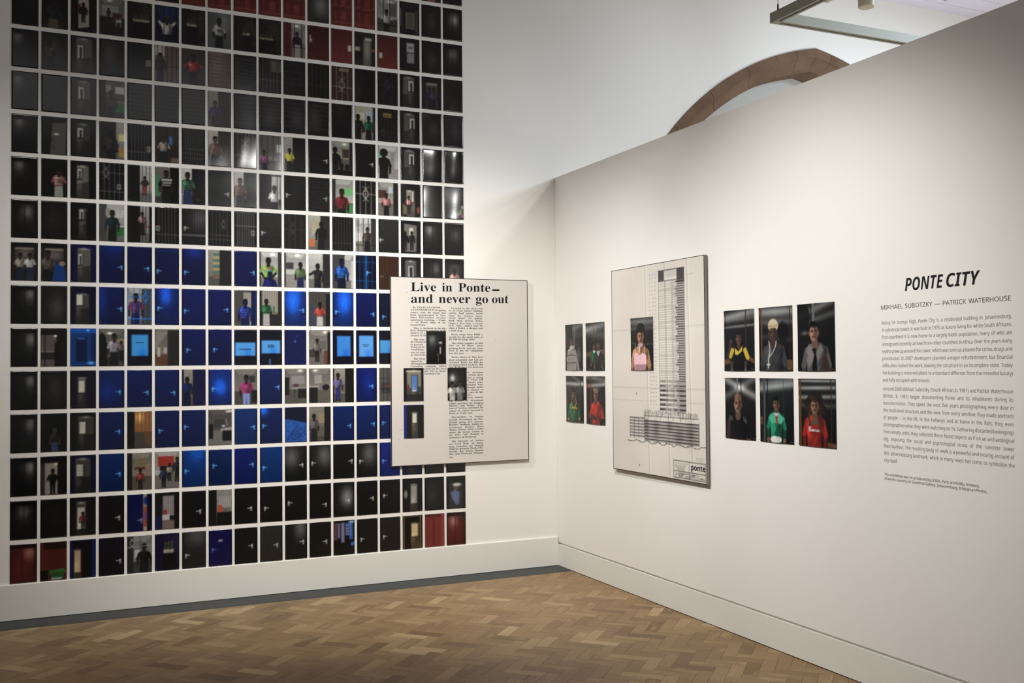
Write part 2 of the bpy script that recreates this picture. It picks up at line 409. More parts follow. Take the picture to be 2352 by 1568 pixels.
SKIN = (62, 42, 32); SKD = (34, 25, 21); BLK = (15, 15, 16)
def person(c, x, y, s, shirt, skin=SKIN, pants=(26, 26, 30), hair=(14, 12, 12), arms='down', pat=None, legs=False, hat=None, lean=0.0, bare=False, big=False, afro=False, long=False):
    """x,y = centre of the head (width units), s = head half width"""
    bx = x+lean; sh = y+1.9*s; hip = y+6.4*s
    sk2 = tuple(v*.72 for v in skin)
    if legs:
        c.cap(bx-.7*s, hip, bx-.8*s, hip+6.5*s, .78*s, .5*s, pants); c.cap(bx+.7*s, hip, bx+.8*s, hip+6.5*s, .78*s, .5*s, pants)
        c.ell(bx-.9*s, hip+7*s, .6*s, .35*s, (12, 12, 12)); c.ell(bx+.9*s, hip+7*s, .6*s, .35*s, (12, 12, 12))
    else:
        c.poly([(bx-1.6*s, hip-.3*s), (bx+1.6*s, hip-.3*s), (bx+1.9*s, hip+9*s), (bx-1.9*s, hip+9*s)], pants)
    A = {'down': ((-2.5, 4.6, -2.4, 7.2), (2.5, 4.6, 2.4, 7.2)), 'up': ((-3.3, 1.2, -2.9, -2.6), (3.3, 1.2, 3.0, -2.4)), 'fold': ((-2.7, 4.6, .4, 4.5), (2.7, 4.6, -.4, 4.9)),
         'hip': ((-3.3, 4.2, -1.7, 6.3), (3.3, 4.2, 1.7, 6.3)), 'out': ((-3.6, 3.9, -5.4, 4.3), (2.5, 4.6, 2.4, 7.2)), 'left': ((-3.2, 4.2, -2.7, 2.0), (2.5, 4.6, 2.4, 7.2))}[arms]
    tor = [(bx-.6*s, sh-.45*s), (bx+.6*s, sh-.45*s), (bx+1.3*s, sh-.12*s), (bx+1.95*s, sh+.25*s), (bx+2.2*s, sh+.9*s), (bx+1.85*s, sh+2.4*s), (bx+1.65*s, hip), (bx-1.65*s, hip), (bx-1.85*s, sh+2.4*s), (bx-2.2*s, sh+.9*s), (bx-1.95*s, sh+.25*s), (bx-1.3*s, sh-.12*s)]
    sl = skin if bare else shirt
    for i, sd in ((0, -1), (1, 1)):
        ex, ey, hx, hy = A[i]
        c.cap(bx+ex*s, y+ey*s, bx+hx*s, y+hy*s, .5*s, .36*s, sk2 if not long else tuple(v*.7 for v in shirt)); c.ell(bx+hx*s, y+hy*s, .45*s, .55*s, skin)
        c.cap(bx+sd*1.75*s, sh+.75*s, bx+ex*s, y+ey*s, .62*s, .52*s, sl)
    mk = c.poly(tor, sl)
    if pat:
        k, c2, per = pat; q = (c.Y if k == 'h' else c.X)/(per*s); c.put(mk*((q % 1) < .45), c2, .9)
    c.shade(1-mk*.34*np.clip((c.X-bx)/(2*s), -.6, 1)); c.folds(mk, .2 if s > .09 else .14)
    c.shade(1-mk*.35*np.clip((c.Y-sh-2*s)/(5*s), 0, 1))
    c.cap(x, y+.9*s, bx*.5+x*.5, sh, .55*s, .62*s, sk2)
    if afro: c.ell(x, y-.25*s, 1.55*s, 1.55*s, hair)
    c.ell(x-.93*s, y+.2*s, .14*s, .28*s, sk2); c.ell(x+.93*s, y+.2*s, .14*s, .28*s, sk2)
    c.ell(x, y-.32*s, .96*s, 1.08*s, hair); c.ell(x, y+.14*s, .9*s, 1.2*s, skin); c.ell(x, y-.95*s, .8*s, .5*s, hair)
    c.ell(x+.35*s, y+.2*s, .5*s, 1.0*s, sk2, .55)
    if hat: c.ell(x, y-.75*s, 1.1*s, .72*s, hat); c.rect(x-1.3*s, y-.5*s, x+1.0*s, y-.28*s, tuple(v*.7 for v in hat))
    if s > .045:
        c.rect(x-.5*s, y-.12*s, x-.12*s, y+.06*s, SKD, .8); c.rect(x+.12*s, y-.12*s, x+.5*s, y+.06*s, SKD, .8)
        c.rect(x-.3*s, y+.66*s, x+.3*s, y+.78*s, SKD, .7); c.ell(x-.05*s, y+.35*s, .16*s, .2*s, sk2, .6)

def handle(c, x, y, sd, hc, plate=True, L=.15):
    hc = tuple(min(255, v*1.15) for v in hc)
    if plate: c.rect(x-.032, y-.06, x+.032, y+.13, hc, .95); c.rect(x-.012, y+.06, x+.012, y+.1, (30, 30, 40), .8)
    c.line(x, y, x+sd*L, y+.012, .017, hc)

# --- the kinds of picture that the wall shows: each returns (words, detail, painter)
def lift(gx=.72, gy=.32, k=1.0, tint=(74, 71, 67), words='black lift doors in faint light'):
    def P(c):
        c.fill((13, 13, 14)); c.glow(gx, gy+.05, .34, .5, tint, .62*k); c.glow(gx, gy, .17, .22, tint, .75*k)
        c.rect(0, 0, 1, .2, (10, 10, 11)); c.rect(.86, .1, 1, c.H, (9, 9, 10), .8); c.rect(0, .1, .07, c.H, (14, 14, 15), .6)
        c.line(.5, .22, .5, c.H, .005, (10, 10, 10), .6)
    return words, 20, P
def dark(gx=.6, gy=.8, k=.35, base=(16, 16, 17), words='plain near black hallway wall'):
    def P(c): c.fill(base); c.glow(gx, gy, .3, .55, (70, 66, 60), k); c.rect(0, 0, .05, c.H, (8, 8, 9), .5)
    return words, 20, P
def corr(x0=.28, x1=.7, y0=.2, y1=1.3, ix=.34, iw=.14, iy=.36, ih=.5, fr=BLK, wl=(84, 79, 72), br=(206, 199, 182), slit=True, fig=None, words='dark corridor seen through a doorway'):
    def P(c):
        c.fill(fr); c.rect(0, 0, .1, c.H, tuple(v*.6 for v in fr))
        c.poly([(x0, y0), (x1, y0+.03), (x1, y1+.1), (x0, y1+.14)], wl)
        fl = c.H*.62; c.poly([(x0, fl), (x1, fl-.1), (x1+.02, c.H), (x0, c.H)], tuple(v*.5 for v in wl))
        c.glow((x0+x1)/2, y0+.02, .16, .05, (120, 118, 110), .8)
        c.rect(ix-.02, iy-.02, ix+iw+.04, iy+ih+.06, tuple(v*.35 for v in wl)); c.rect(ix, iy, ix+iw, iy+ih, br)
        if slit: c.rect(ix+iw*.35, iy+.09, ix+iw*.75, iy+ih+.05, (18, 17, 17))
        c.glow(ix+.08, fl+.12, .1, .25, (60, 56, 50), .6)
        if fig: fig(c)
    return words, 34, P
BLUE = (13, 26, 82); BLU2 = (17, 48, 128); NAVY = (14, 14, 66); INKB = (12, 12, 40)
def door(base=BLUE, hx=.86, hy=.85, glow=None, shadow=False, top=False, words=None):
    blue = base[2] > base[0]+15
    def P(c):
        c.fill(base); c.shade(1.12-.28*c.Y/c.H)
        if glow: c.glow(glow[0], glow[1], glow[2], glow[3], glow[4] if len(glow) > 4 else ((22, 80, 170) if blue else (72, 70, 68)), 1.0)
        sd = -1 if hx > .5 else 1
        ex = .94 if hx > .5 else 0; c.rect(ex, 0, ex+.06, c.H, tuple(v*.45 for v in base), .8)
        if top: c.rect(0, .14, 1, .155, (40, 96, 170))
        if shadow: c.rect(hx-.09, hy+.17, hx+.09, hy+.23, tuple(v*.35 for v in base), .9)
        handle(c, hx, hy, sd, (92, 154, 208) if blue else (178, 177, 174))
        c.noise(.06)
    if words is None: words = ('blue door' if blue else 'black door')+(' with lever handle on right' if hx > .5 else ' with lever handle on left')
    return words, 38, P
BD = (19, 19, 20)
def kdoor(hx=.86, hy=.85, **k): return door(BD, hx, hy, **k)
def slat(n=7, g=None, words='dark door with thin horizontal grooves', base=(22, 22, 23)):
    def P(c):
        c.fill(base); 
        if g: c.glow(*g, (70, 68, 67), .6)
        for i in range(n): yy = .18+i*(c.H-.3)/n; c.line(.02, yy, .95, yy+.03, .005, (66, 65, 64), .8)
        c.noise(.05)
    return words, 26, P
def gate(n=5, orn=None, cross=(1.0,), lock=None, base=(21, 21, 22), bar=(92, 90, 88), w=.010, words='barred security gate before dark door', bg=None):
    def P(c):
        c.fill(base)
        if bg: bg(c)
        for i in range(n): xx = .1+.8*(i+.5)/n; c.line(xx, 0, xx, c.H, w, bar, .85)
        for yy in cross: c.line(0, yy, 1, yy+.02, w*1.1, bar, .9)
        if orn: ornament(c, orn[0], orn[1], orn[2], bar)
        if lock: c.rect(lock[0]-.08, lock[1]-.1, lock[0]+.08, lock[1]+.12, (150, 148, 145), .9); c.rect(lock[0]-.04, lock[1]-.04, lock[0]+.04, lock[1]+.06, (40, 40, 40), .8)
    return words, 34, P
def ornament(c, x, y, r, col_):
    for sg in (-1, 1):
        q = y+sg*r*1.7
        for sx in (-1, 1): c.line(x, q, x+sx*r, q+sg*r*.75, .010, col_); c.line(x, q, x+sx*r*.7, q-sg*r*.7, .010, col_)
    for a in range(6):
        t0, t1 = math.radians(30+60*a), math.radians(90+60*a); c.line(x+r*math.cos(t0), y+r*math.sin(t0)*1.15, x+r*math.cos(t1), y+r*math.sin(t1)*1.15, .010, col_)
def room(c, wall=(128, 124, 115), fl=(70, 64, 56), hz=.95, lamp=(.6, .12)):
    c.vgrad(tuple(v*.8 for v in wall), wall, 0, hz); c.rect(0, hz, 1, c.H, fl); c.poly([(0, 0), (1, 0), (.8, .25), (.2, .25)], tuple(min(255, v*1.12) for v in wall), .7)
    if lamp: c.glow(lamp[0], lamp[1], .1, .05, (150, 145, 130), 1.0)
def win(x=.35, y=.6, w=.3, h=.25, words='dark room with a small lit window', base=(26, 24, 21), lit=(180, 165, 130)):
    def P(c):
        c.fill(base); c.glow(.75, .5, .4, .6, (40, 37, 32), .6); c.rect(x, y, x+w, y+h, tuple(v*.34 for v in lit))
        for i in range(4): c.line(x+w*i/3, y, x+w*i/3, y+h, .006, (15, 14, 13))
        c.rect(x, y+h*.68, x+w, y+h, lit, .85); c.noise(.25); c.rect(x-.02, y+h, x+w+.1, c.H, (9, 9, 9), .85)
    return words, 34, P
RED = (112, 36, 30)
def red(panel=True, base=RED, words='red panelled wooden door', spots=(), frame=None, carved=True):
    def P(c):
        c.fill(base); c.shade(.75+.35*c.Y/c.H)
        if panel:
            for (x0, y0, x1, y1) in ((.1, .1, .3, .62), (.1, .78, .3, 1.42), (.42, .08, .78, .66), (.42, .82, .78, 1.42), (.86, .1, 1.0, .62), (.86, .78, 1.0, 1.42)):
                c.rect(x0, y0, x1, y1, tuple(v*.45 for v in base)); c.rect(x0+.025, y0+.025, x1-.02, y1-.02, tuple(min(255, v*1.12) for v in base)); c.line(x0, y1, x1, y1, .006, (172, 96, 84))
            if carved:
                for yy in (.38, 1.12):
                    for a in range(5): c.ring(.6+.09*math.cos(a*1.26), yy+.13*math.sin(a*1.26), .05, .006, (160, 86, 76), .8)
        for q in spots: c.rect(*q, (196, 190, 182))
        c.noise(.06)
    return words, 36, P
def redlift(gx=.6, gy=.35, words='red lift doors lit from above'):
    def P(c):
        c.fill((74, 24, 21)); c.glow(gx, gy, .22, .3, (110, 88, 82), .9); c.glow(.4, 1.0, .4, .6, (40, 8, 6), .7)
        c.rect(0, 0, 1, .18, (30, 10, 9)); c.line(.45, .2, .45, c.H, .005, (40, 12, 10), .6); c.rect(.92, .1, 1, c.H, (30, 9, 9), .8)
    return words, 24, P
PAPERS = {}
def sign(x0, y0, x1, y1, txt, pc=(74, 150, 216), words='blue door with paper sign'):
    def P(c):
        c.fill((15, 15, 32)); c.rect(0, 0, .08, c.H, (10, 16, 60)); c.rect(x0, y0, x1, y1, pc); c.glow((x0+x1)/2+.1, y1-.1, .15, .2, (-30, -30, 0), 1)
        if txt == ['GLOBAL', 'FUSION']: c.rect(.42, 1.33, .48, c.H, (70, 130, 190))
    return words, 30, P, (x0, y0, x1, y1, txt)
def fig(bg, words, *people, over=None, n=40):
    """bg(c) then people then over(c)"""
    def P(c):
        bg(c)
        for kw in people: person(c, **kw)
        if over: over(c)
        c.noise(.05)
    return words, n, P
def bars(n=4, col_=(20, 20, 21), cross=(1.2,), w=.009):
    def O(c):
        for i in range(n): xx = (i+.5)/n; c.line(xx, 0, xx, c.H, w, col_)
        for yy in cross: c.line(0, yy, 1, yy, w*1.3, col_)
    return O
def bgflat(cl, g=None):
    def B(c):
        c.fill(cl)
        if g: c.glow(*g)
    return B
def ajar(left=True, x=.5, bright=(186, 181, 170), dk=(24, 24, 25), extra=None):
    """bright room on one side, dark door leaf on the other"""
    def B(c):
        c.vgrad(bright, tuple(v*.7 for v in bright)); c.rect(0, c.H*.75, 1, c.H, tuple(v*.55 for v in bright))
        if extra: extra(c)
        if left: c.rect(x, 0, 1, c.H, dk)
        else: c.rect(0, 0, x, c.H, dk)
    return B
def kitchen(c):
    c.rect(.62, .25, .98, .55, (196, 194, 186)); c.rect(.6, .95, 1, 1.35, (52, 120, 74)); c.rect(.55, .86, 1, .94, (120, 116, 108)); c.rect(.25, .2, .45, .5, (150, 148, 140))
def curtain(c0, c1, x0=0, x1=1, y0=.1, y1=1.0, n=7):
    def B(c):
        t = (.5+.5*np.sin((c.X-x0)/(x1-x0)*n*6.28))[..., None]; m = c.step(np.maximum(np.maximum(x0-c.X, c.X-x1), np.maximum(y0-c.Y, c.Y-y1)))[..., None]
        c.im = c.im*(1-m)+m*(np.asarray(c0)*(1-t)+np.asarray(c1)*t)
    return B
def seq(*fs):
    def B(c):
        for g in fs: g(c)
    return B
def rects(*rs):
    def B(c):
        for q in rs: c.rect(*q)
    return B
# ------------------------------------------------------------------ the wall of prints: rows from the top (row -2) to the skirting (row 13), 18 columns
W_ = (176, 172, 164)
def pr(x, y, s, shirt, **k): return dict(x=x, y=y, s=s, shirt=shirt, **k)
greyroom = lambda c: room(c)
steel = lambda c: (c.vgrad((44, 42, 40), (22, 21, 21)), c.rect(0, 0, 1, .2, (14, 13, 13)), c.rect(.15, .22, .85, .3, (120, 108, 94)), c.glow(.5, .5, .35, .25, (70, 64, 58), 1), c.rect(0, .2, .14, c.H, (30, 29, 29)), c.rect(.86, .2, 1, c.H, (26, 25, 25)))
T = {}
T[-2] = {15: red(words='dark red door cut by picture top'), 16: fig(bgflat((30, 28, 26)), 'person in teal jacket at a door', pr(.5, .3, .12, (24, 96, 84), pants=(150, 80, 84))), 17: dark(words='dark hallway wall cut at top')}
T[-1] = {4: dark(), 5: fig(bgflat((30, 28, 27)), 'two dark standing figures near a wall', pr(.4, .5, .08, (46, 44, 44)), pr(.72, .5, .08, (40, 40, 42))),
 6: red(False, words='plain red wooden door'), 7: red(carved=False), 8: red(carved=False), 9: red(words='red carved panel door'), 10: red(words='red carved panel door'),
 11: (lambda: ('grey lit blank wall', 20, lambda c: (c.fill((34, 33, 32)), c.glow(.6, .8, .35, .55, (110, 108, 102), .8), c.rect(0, 0, .22, c.H, (60, 58, 55), .6))))(),
 12: red(words='red carved panel door'), 13: red(carved=False), 14: fig(lambda c: (room(c, (150, 147, 140)), c.rect(.6, .2, .95, .8, (90, 88, 84))), 'woman in white leaning on a railing', pr(.45, .62, .085, (170, 166, 158), arms='hip'), over=lambda c: (c.line(0, 1.22, 1, 1.25, .02, (14, 14, 15)), c.line(.3, 0, .3, .9, .008, (30, 30, 30)), c.line(.62, 0, .62, .9, .008, (30, 30, 30)))),
 15: (lambda: ('dim room with pale framed door', 34, lambda c: (c.fill((24, 24, 25)), c.rect(.3, .5, .75, 1.3, (112, 102, 88)), c.rect(.36, .55, .68, 1.25, (86, 76, 64)), c.rect(.8, .35, .9, c.H, (70, 70, 72)), c.rect(0, .35, .08, 1.2, (90, 90, 90)), c.ell(.5, 1.6, .5, .2, (12, 12, 12)))))(),
 16: dark(.5, .85, .5), 17: lift(.58, .55, 1.5)}
def winroom(c): c.fill((30, 29, 27)); c.glow(.5, .3, .5, .4, (40, 38, 34), 1)
T[0] = [dark(.6, .5, .15), fig(bgflat((17, 18, 18), (.5, 1.5, .5, .3, (40, 34, 30), 1)), 'man in padded vest in near darkness', pr(.45, .5, .105, (34, 38, 44), skin=(38, 28, 24), pants=(96, 78, 62))),
 fig(lambda c: (c.fill((12, 12, 13)), c.poly([(.28, .15), (.7, .2), (.7, 1.35), (.28, 1.45)], (168, 160, 146)), c.rect(.28, .4, .38, .8, (120, 40, 32))), 'black figure standing in lit doorway', pr(.48, .42, .055, (10, 10, 10), skin=(14, 12, 11), pants=(10, 10, 10), legs=True)),
 fig(lambda c: (room(c, (120, 117, 106), (44, 40, 34), .8, (.4, .1)), c.rect(.1, .3, .75, .75, (150, 147, 138)), c.rect(.52, .6, .9, 1.0, (78, 46, 36)), c.rect(.66, .88, .86, 1.0, (176, 174, 168)), c.line(.68, 1.0, .66, 1.18, .012, (176, 174, 168)), c.line(.84, .8, .84, 1.18, .014, (176, 174, 168))), 'large room, distant figure and white chair', pr(.36, .48, .03, (40, 40, 44), legs=True)),
 win(.22, .5, .66, .36), fig(bgflat((20, 30, 52), (.5, .3, .6, .5, (20, 34, 54), 1)), 'man in white shirt with raised arms', pr(.5, .58, .105, (186, 183, 172), arms='up', hair=(70, 60, 30)), over=bars(4, (14, 15, 20), (1.28,))),
 win(.2, .42, .42, .35), fig(bgflat((78, 84, 82), (.7, .4, .3, .5, (40, 44, 44), 1)), 'man in print shirt by green wall', pr(.48, .38, .1, (158, 158, 152)), over=rects((.8, .3, 1, .7, (120, 110, 96), .7), (.38, .75, .62, .86, (60, 60, 62), .8))),
 win(.4, .52, .32, .34), win(.02, .7, .62, .25),
 fig(lambda c: (room(c, (150, 148, 140), (110, 106, 98), .9), c.rect(0, 0, .36, c.H, (96, 32, 26))), 'woman in dark jacket behind door bars', pr(.62, .5, .075, (24, 24, 28), pants=(160, 152, 140)), over=bars(3, (18, 18, 18), (1.12,))),
 red(False, (78, 28, 23), 'dark red door with lit reflections', ((.08, .45, .14, .8), (.15, .6, .2, .75))), red(False, words='red door with white switch plate', spots=((.78, .72, .95, 1.0),)),
 (lambda: ('lift hall with lit panels', 30, lambda c: (c.fill((34, 33, 31)), c.rect(.42, .35, .8, c.H, (92, 88, 80)), c.glow(.6, .8, .15, .5, (60, 58, 50), 1), c.rect(0, .72, .25, .9, (186, 170, 140)), c.rect(.5, .26, .82, .38, (200, 194, 178)), c.rect(.82, .76, 1, .88, (150, 80, 40)), c.rect(.1, 1.0, .35, 1.03, (12, 12, 12)), c.rect(.1, 1.06, .35, 1.09, (12, 12, 12)))))(),
 red(False, (106, 36, 30), 'red door with white lock plate', ((.08, .86, .24, 1.12),)), (lambda: ('black door with two white posters', 30, lambda c: (c.fill((20, 20, 24)), c.rect(.34, .22, .72, .68, (166, 164, 162)), c.rect(.36, .72, .72, 1.2, (138, 136, 134)), c.rect(.44, .4, .64, .5, (60, 60, 62), .8))))(),
 dark(.5, .9, .45), lift(.5, .5, 1.1)]
T[1] = [lift(.22, .35), fig(bgflat((20, 20, 20), (.4, .8, .35, .6, (40, 40, 38), 1)), 'dim man in patterned shirt on black', pr(.33, .45, .085, (58, 56, 50), skin=(44, 34, 30), pants=(30, 34, 46)), over=rects((.3, .66, .52, .76, (120, 112, 60), .5))),
 corr(.2, .82, .1, 1.4, .26, .22, .4, .55, (26, 25, 25), (92, 88, 84)), dark(.4, .6, .7, (22, 22, 23), 'dark wall with light switch'),
 (lambda: ('black door with white notice at right', 26, lambda c: (c.fill((18, 19, 20)), c.rect(.74, .72, .95, .98, (150, 148, 144)), c.rect(.78, .78, .9, .9, (70, 70, 72), .7))))(),
 fig(lambda c: (c.fill((104, 90, 78)), c.rect(0, 0, .4, .45, (190, 184, 168)), c.poly([(.4, 0), (1, 0), (1, c.H), (.45, c.H)], (98, 84, 74))), 'person beside beige door behind bars', pr(.22, .45, .085, (44, 50, 66), pants=(40, 50, 74)), over=bars(5, (40, 34, 30), (.9,), .007)),
 fig(bgflat((58, 54, 50)), 'man in bright red shirt behind gate', pr(.48, .36, .1, (176, 40, 36), arms='hip'), over=lambda c: (bars(2, (40, 38, 37), (.2, 1.3))(c), c.rect(.3, .66, .42, .74, (210, 190, 180), .7))),
 slat(8, (.4, .6, .4, .8), 'brown door with horizontal grooves', (88, 72, 56)), slat(8, (.5, 1.5, .5, .2)),
 gate(5, bg=rects((.55, .1, 1, .6, (110, 90, 64)), (.75, .1, .95, .6, (60, 66, 70))), words='barred window shutter over dark door'), gate(5, cross=(.5, .8, 1.05), bar=(52, 51, 50), words='dark grid gate over black door'), gate(4, cross=(1.0,), bar=(62, 61, 60)),
 gate(3, (.48, .85, .14), (.95,), base=(62, 40, 28), bar=(150, 140, 128), words='brown door behind ornamental numbered gate', bg=rects((.36, .08, .8, .2, (150, 130, 110)))), dark(.1, 1.0, .3), gate(2, (.48, .6, .12), (.62,), bar=(52, 52, 58), base=(18, 18, 24), words='black door with faint ornamental grille'),
 corr(.15, .72, .12, 1.3, .42, .26, .3, .5), fig(lambda c: (c.fill((18, 18, 22)), c.rect(.2, .25, .8, c.H, (64, 60, 60)), c.rect(.22, .3, .78, .4, (130, 122, 112))), 'two people standing inside open lift', pr(.38, .62, .07, (40, 40, 74)), pr(.6, .62, .07, (70, 62, 84))), dark(.5, 1.5, .4)]
T[2] = [lift(.22, .3), dark(.5, .5, .2), corr(.26, .76, .15, 1.4, .3, .22, .4, .5), fig(seq(ajar(False, .24, (86, 84, 80)), kitchen), 'man in grey shirt at kitchen door', pr(.46, .55, .085, (62, 56, 52), skin=(52, 40, 34))),
 slat(), slat(), slat(), fig(ajar(True, .44, (134, 128, 112)), 'man in purple shirt beside open door', pr(.3, .55, .09, (52, 48, 84))), slat(7, (.7, 1.3, .4, .5)), slat(7, (.5, 1.0, .4, .5)), slat(6, (.6, .9, .4, .6)), slat(6, (.3, .8, .3, .6)), dark(.4, .3, .3),
 fig(lambda c: (c.vgrad((186, 178, 150), (150, 140, 112)), c.rect(.1, .3, .45, .62, (206, 200, 180)), c.rect(.55, .2, .85, .7, (170, 184, 196)), c.rect(.86, 0, 1, c.H, (40, 40, 42))), 'two people, one in green shirt', pr(.14, .52, .095, (30, 30, 34), skin=SKD), pr(.66, .56, .085, (30, 104, 74), skin=SKD)),
 gate(5, (.25, 1.15, .08), (.36, 1.1), bg=rects((.26, .22, .68, .42, (196, 170, 60)), (.3, .28, .64, .36, (120, 70, 20), .7)), bar=(50, 50, 52), words='dark gate with small yellow sign'), corr(.18, .72, .12, 1.4, .48, .24, .34, .5), dark(.6, .8, .5), dark(.6, .7, .5)]
T[3] = [lift(.3, .3), (lambda: ('pale slanted door panel in darkness', 34, lambda c: (c.fill((14, 14, 15)), c.poly([(.42, .25), (.96, .2), (.92, c.H), (.32, c.H)], (84, 80, 72)), c.glow(.56, .72, .1, .04, (170, 166, 150), 1), c.line(.4, .95, .46, 1.0, .01, (40, 38, 36)), c.line(.46, 1.2, .48, 1.35, .01, (40, 38, 36)))))(),
 corr(.22, .74, .2, 1.35, .26, .22, .38, .4, (22, 22, 22), (58, 56, 52)), fig(seq(ajar(False, .66, (170, 166, 150), (36, 36, 40)), rects((.76, .5, 1, .8, (220, 206, 140), 1), (.76, 1.1, 1, 1.5, (170, 130, 60), 1))), 'man in brown jacket before kitchen', pr(.46, .52, .1, (48, 44, 42), skin=SKD)),
 gate(6, cross=(1.2,), lock=(.86, 1.05), words='close barred gate with lock box'), fig(bgflat((44, 30, 26)), 'man in pale jacket with orange light', pr(.36, .55, .085, (146, 142, 136), arms='fold'), over=lambda c: (c.rect(.58, .42, .72, .8, (60, 100, 160)), c.rect(.2, .8, .28, 1.0, (180, 96, 44), .7), bars(3, (20, 18, 18), (1.25,))(c), c.rect(.66, 1.36, 1, c.H, (112, 80, 58)))),
 gate(8, cross=(.9, 1.1, 1.3), w=.007, bar=(80, 79, 78), words='black gate of closely set bars'), fig(ajar(True, .42, (190, 178, 164), (60, 56, 54)), 'bare chested man leaning at door', pr(.3, .4, .105, (150, 120, 100), skin=(112, 88, 74), bare=True)), gate(5, (.5, .7, .16), bar=(120, 116, 114), base=(52, 49, 48)),
 fig(lambda c: (c.fill((92, 86, 82)), c.rect(.78, .4, .98, .75, (190, 200, 196)), c.rect(.4, .95, .8, 1.15, (120, 112, 100))), 'woman in pink dress behind gate', pr(.22, .78, .075, (150, 76, 110)), over=bars(4, (60, 58, 58), (1.18,))), fig(ajar(True, .4, (170, 166, 158), (20, 20, 21)), 'person in yellow top beside door', pr(.26, .62, .075, (206, 196, 56))), kdoor(.86, .95, words='black door with small cross handle'),
 fig(lambda c: (room(c, (150, 146, 136), (90, 84, 76), .8), c.rect(.5, .35, .82, .85, (70, 50, 40)), c.rect(.52, .75, .8, .85, (150, 130, 100)), c.rect(.84, 0, 1, c.H, (30, 30, 31))), 'dark figures in a furnished room', pr(.15, .42, .1, (20, 19, 20), skin=SKD), pr(.45, 1.15, .1, (16, 16, 18), skin=SKD), pr(.72, 1.2, .1, (18, 18, 24), skin=SKD)), kdoor(.84, .95, words='black door with small cross handle'),
 fig(lambda c: (room(c, (196, 193, 184), (150, 146, 138), 1.1, None), c.rect(.62, .3, .8, 1.3, (150, 147, 140)), c.rect(.03, .35, .14, .55, (84, 190, 120))), 'woman with large curly hair, dark top', pr(.28, .38, .125, (20, 19, 20), skin=SKD, afro=True)), corr(.16, .72, .14, 1.4, .42, .26, .32, .5), dark(.6, .8, .5), dark(.6, .8, .5)]
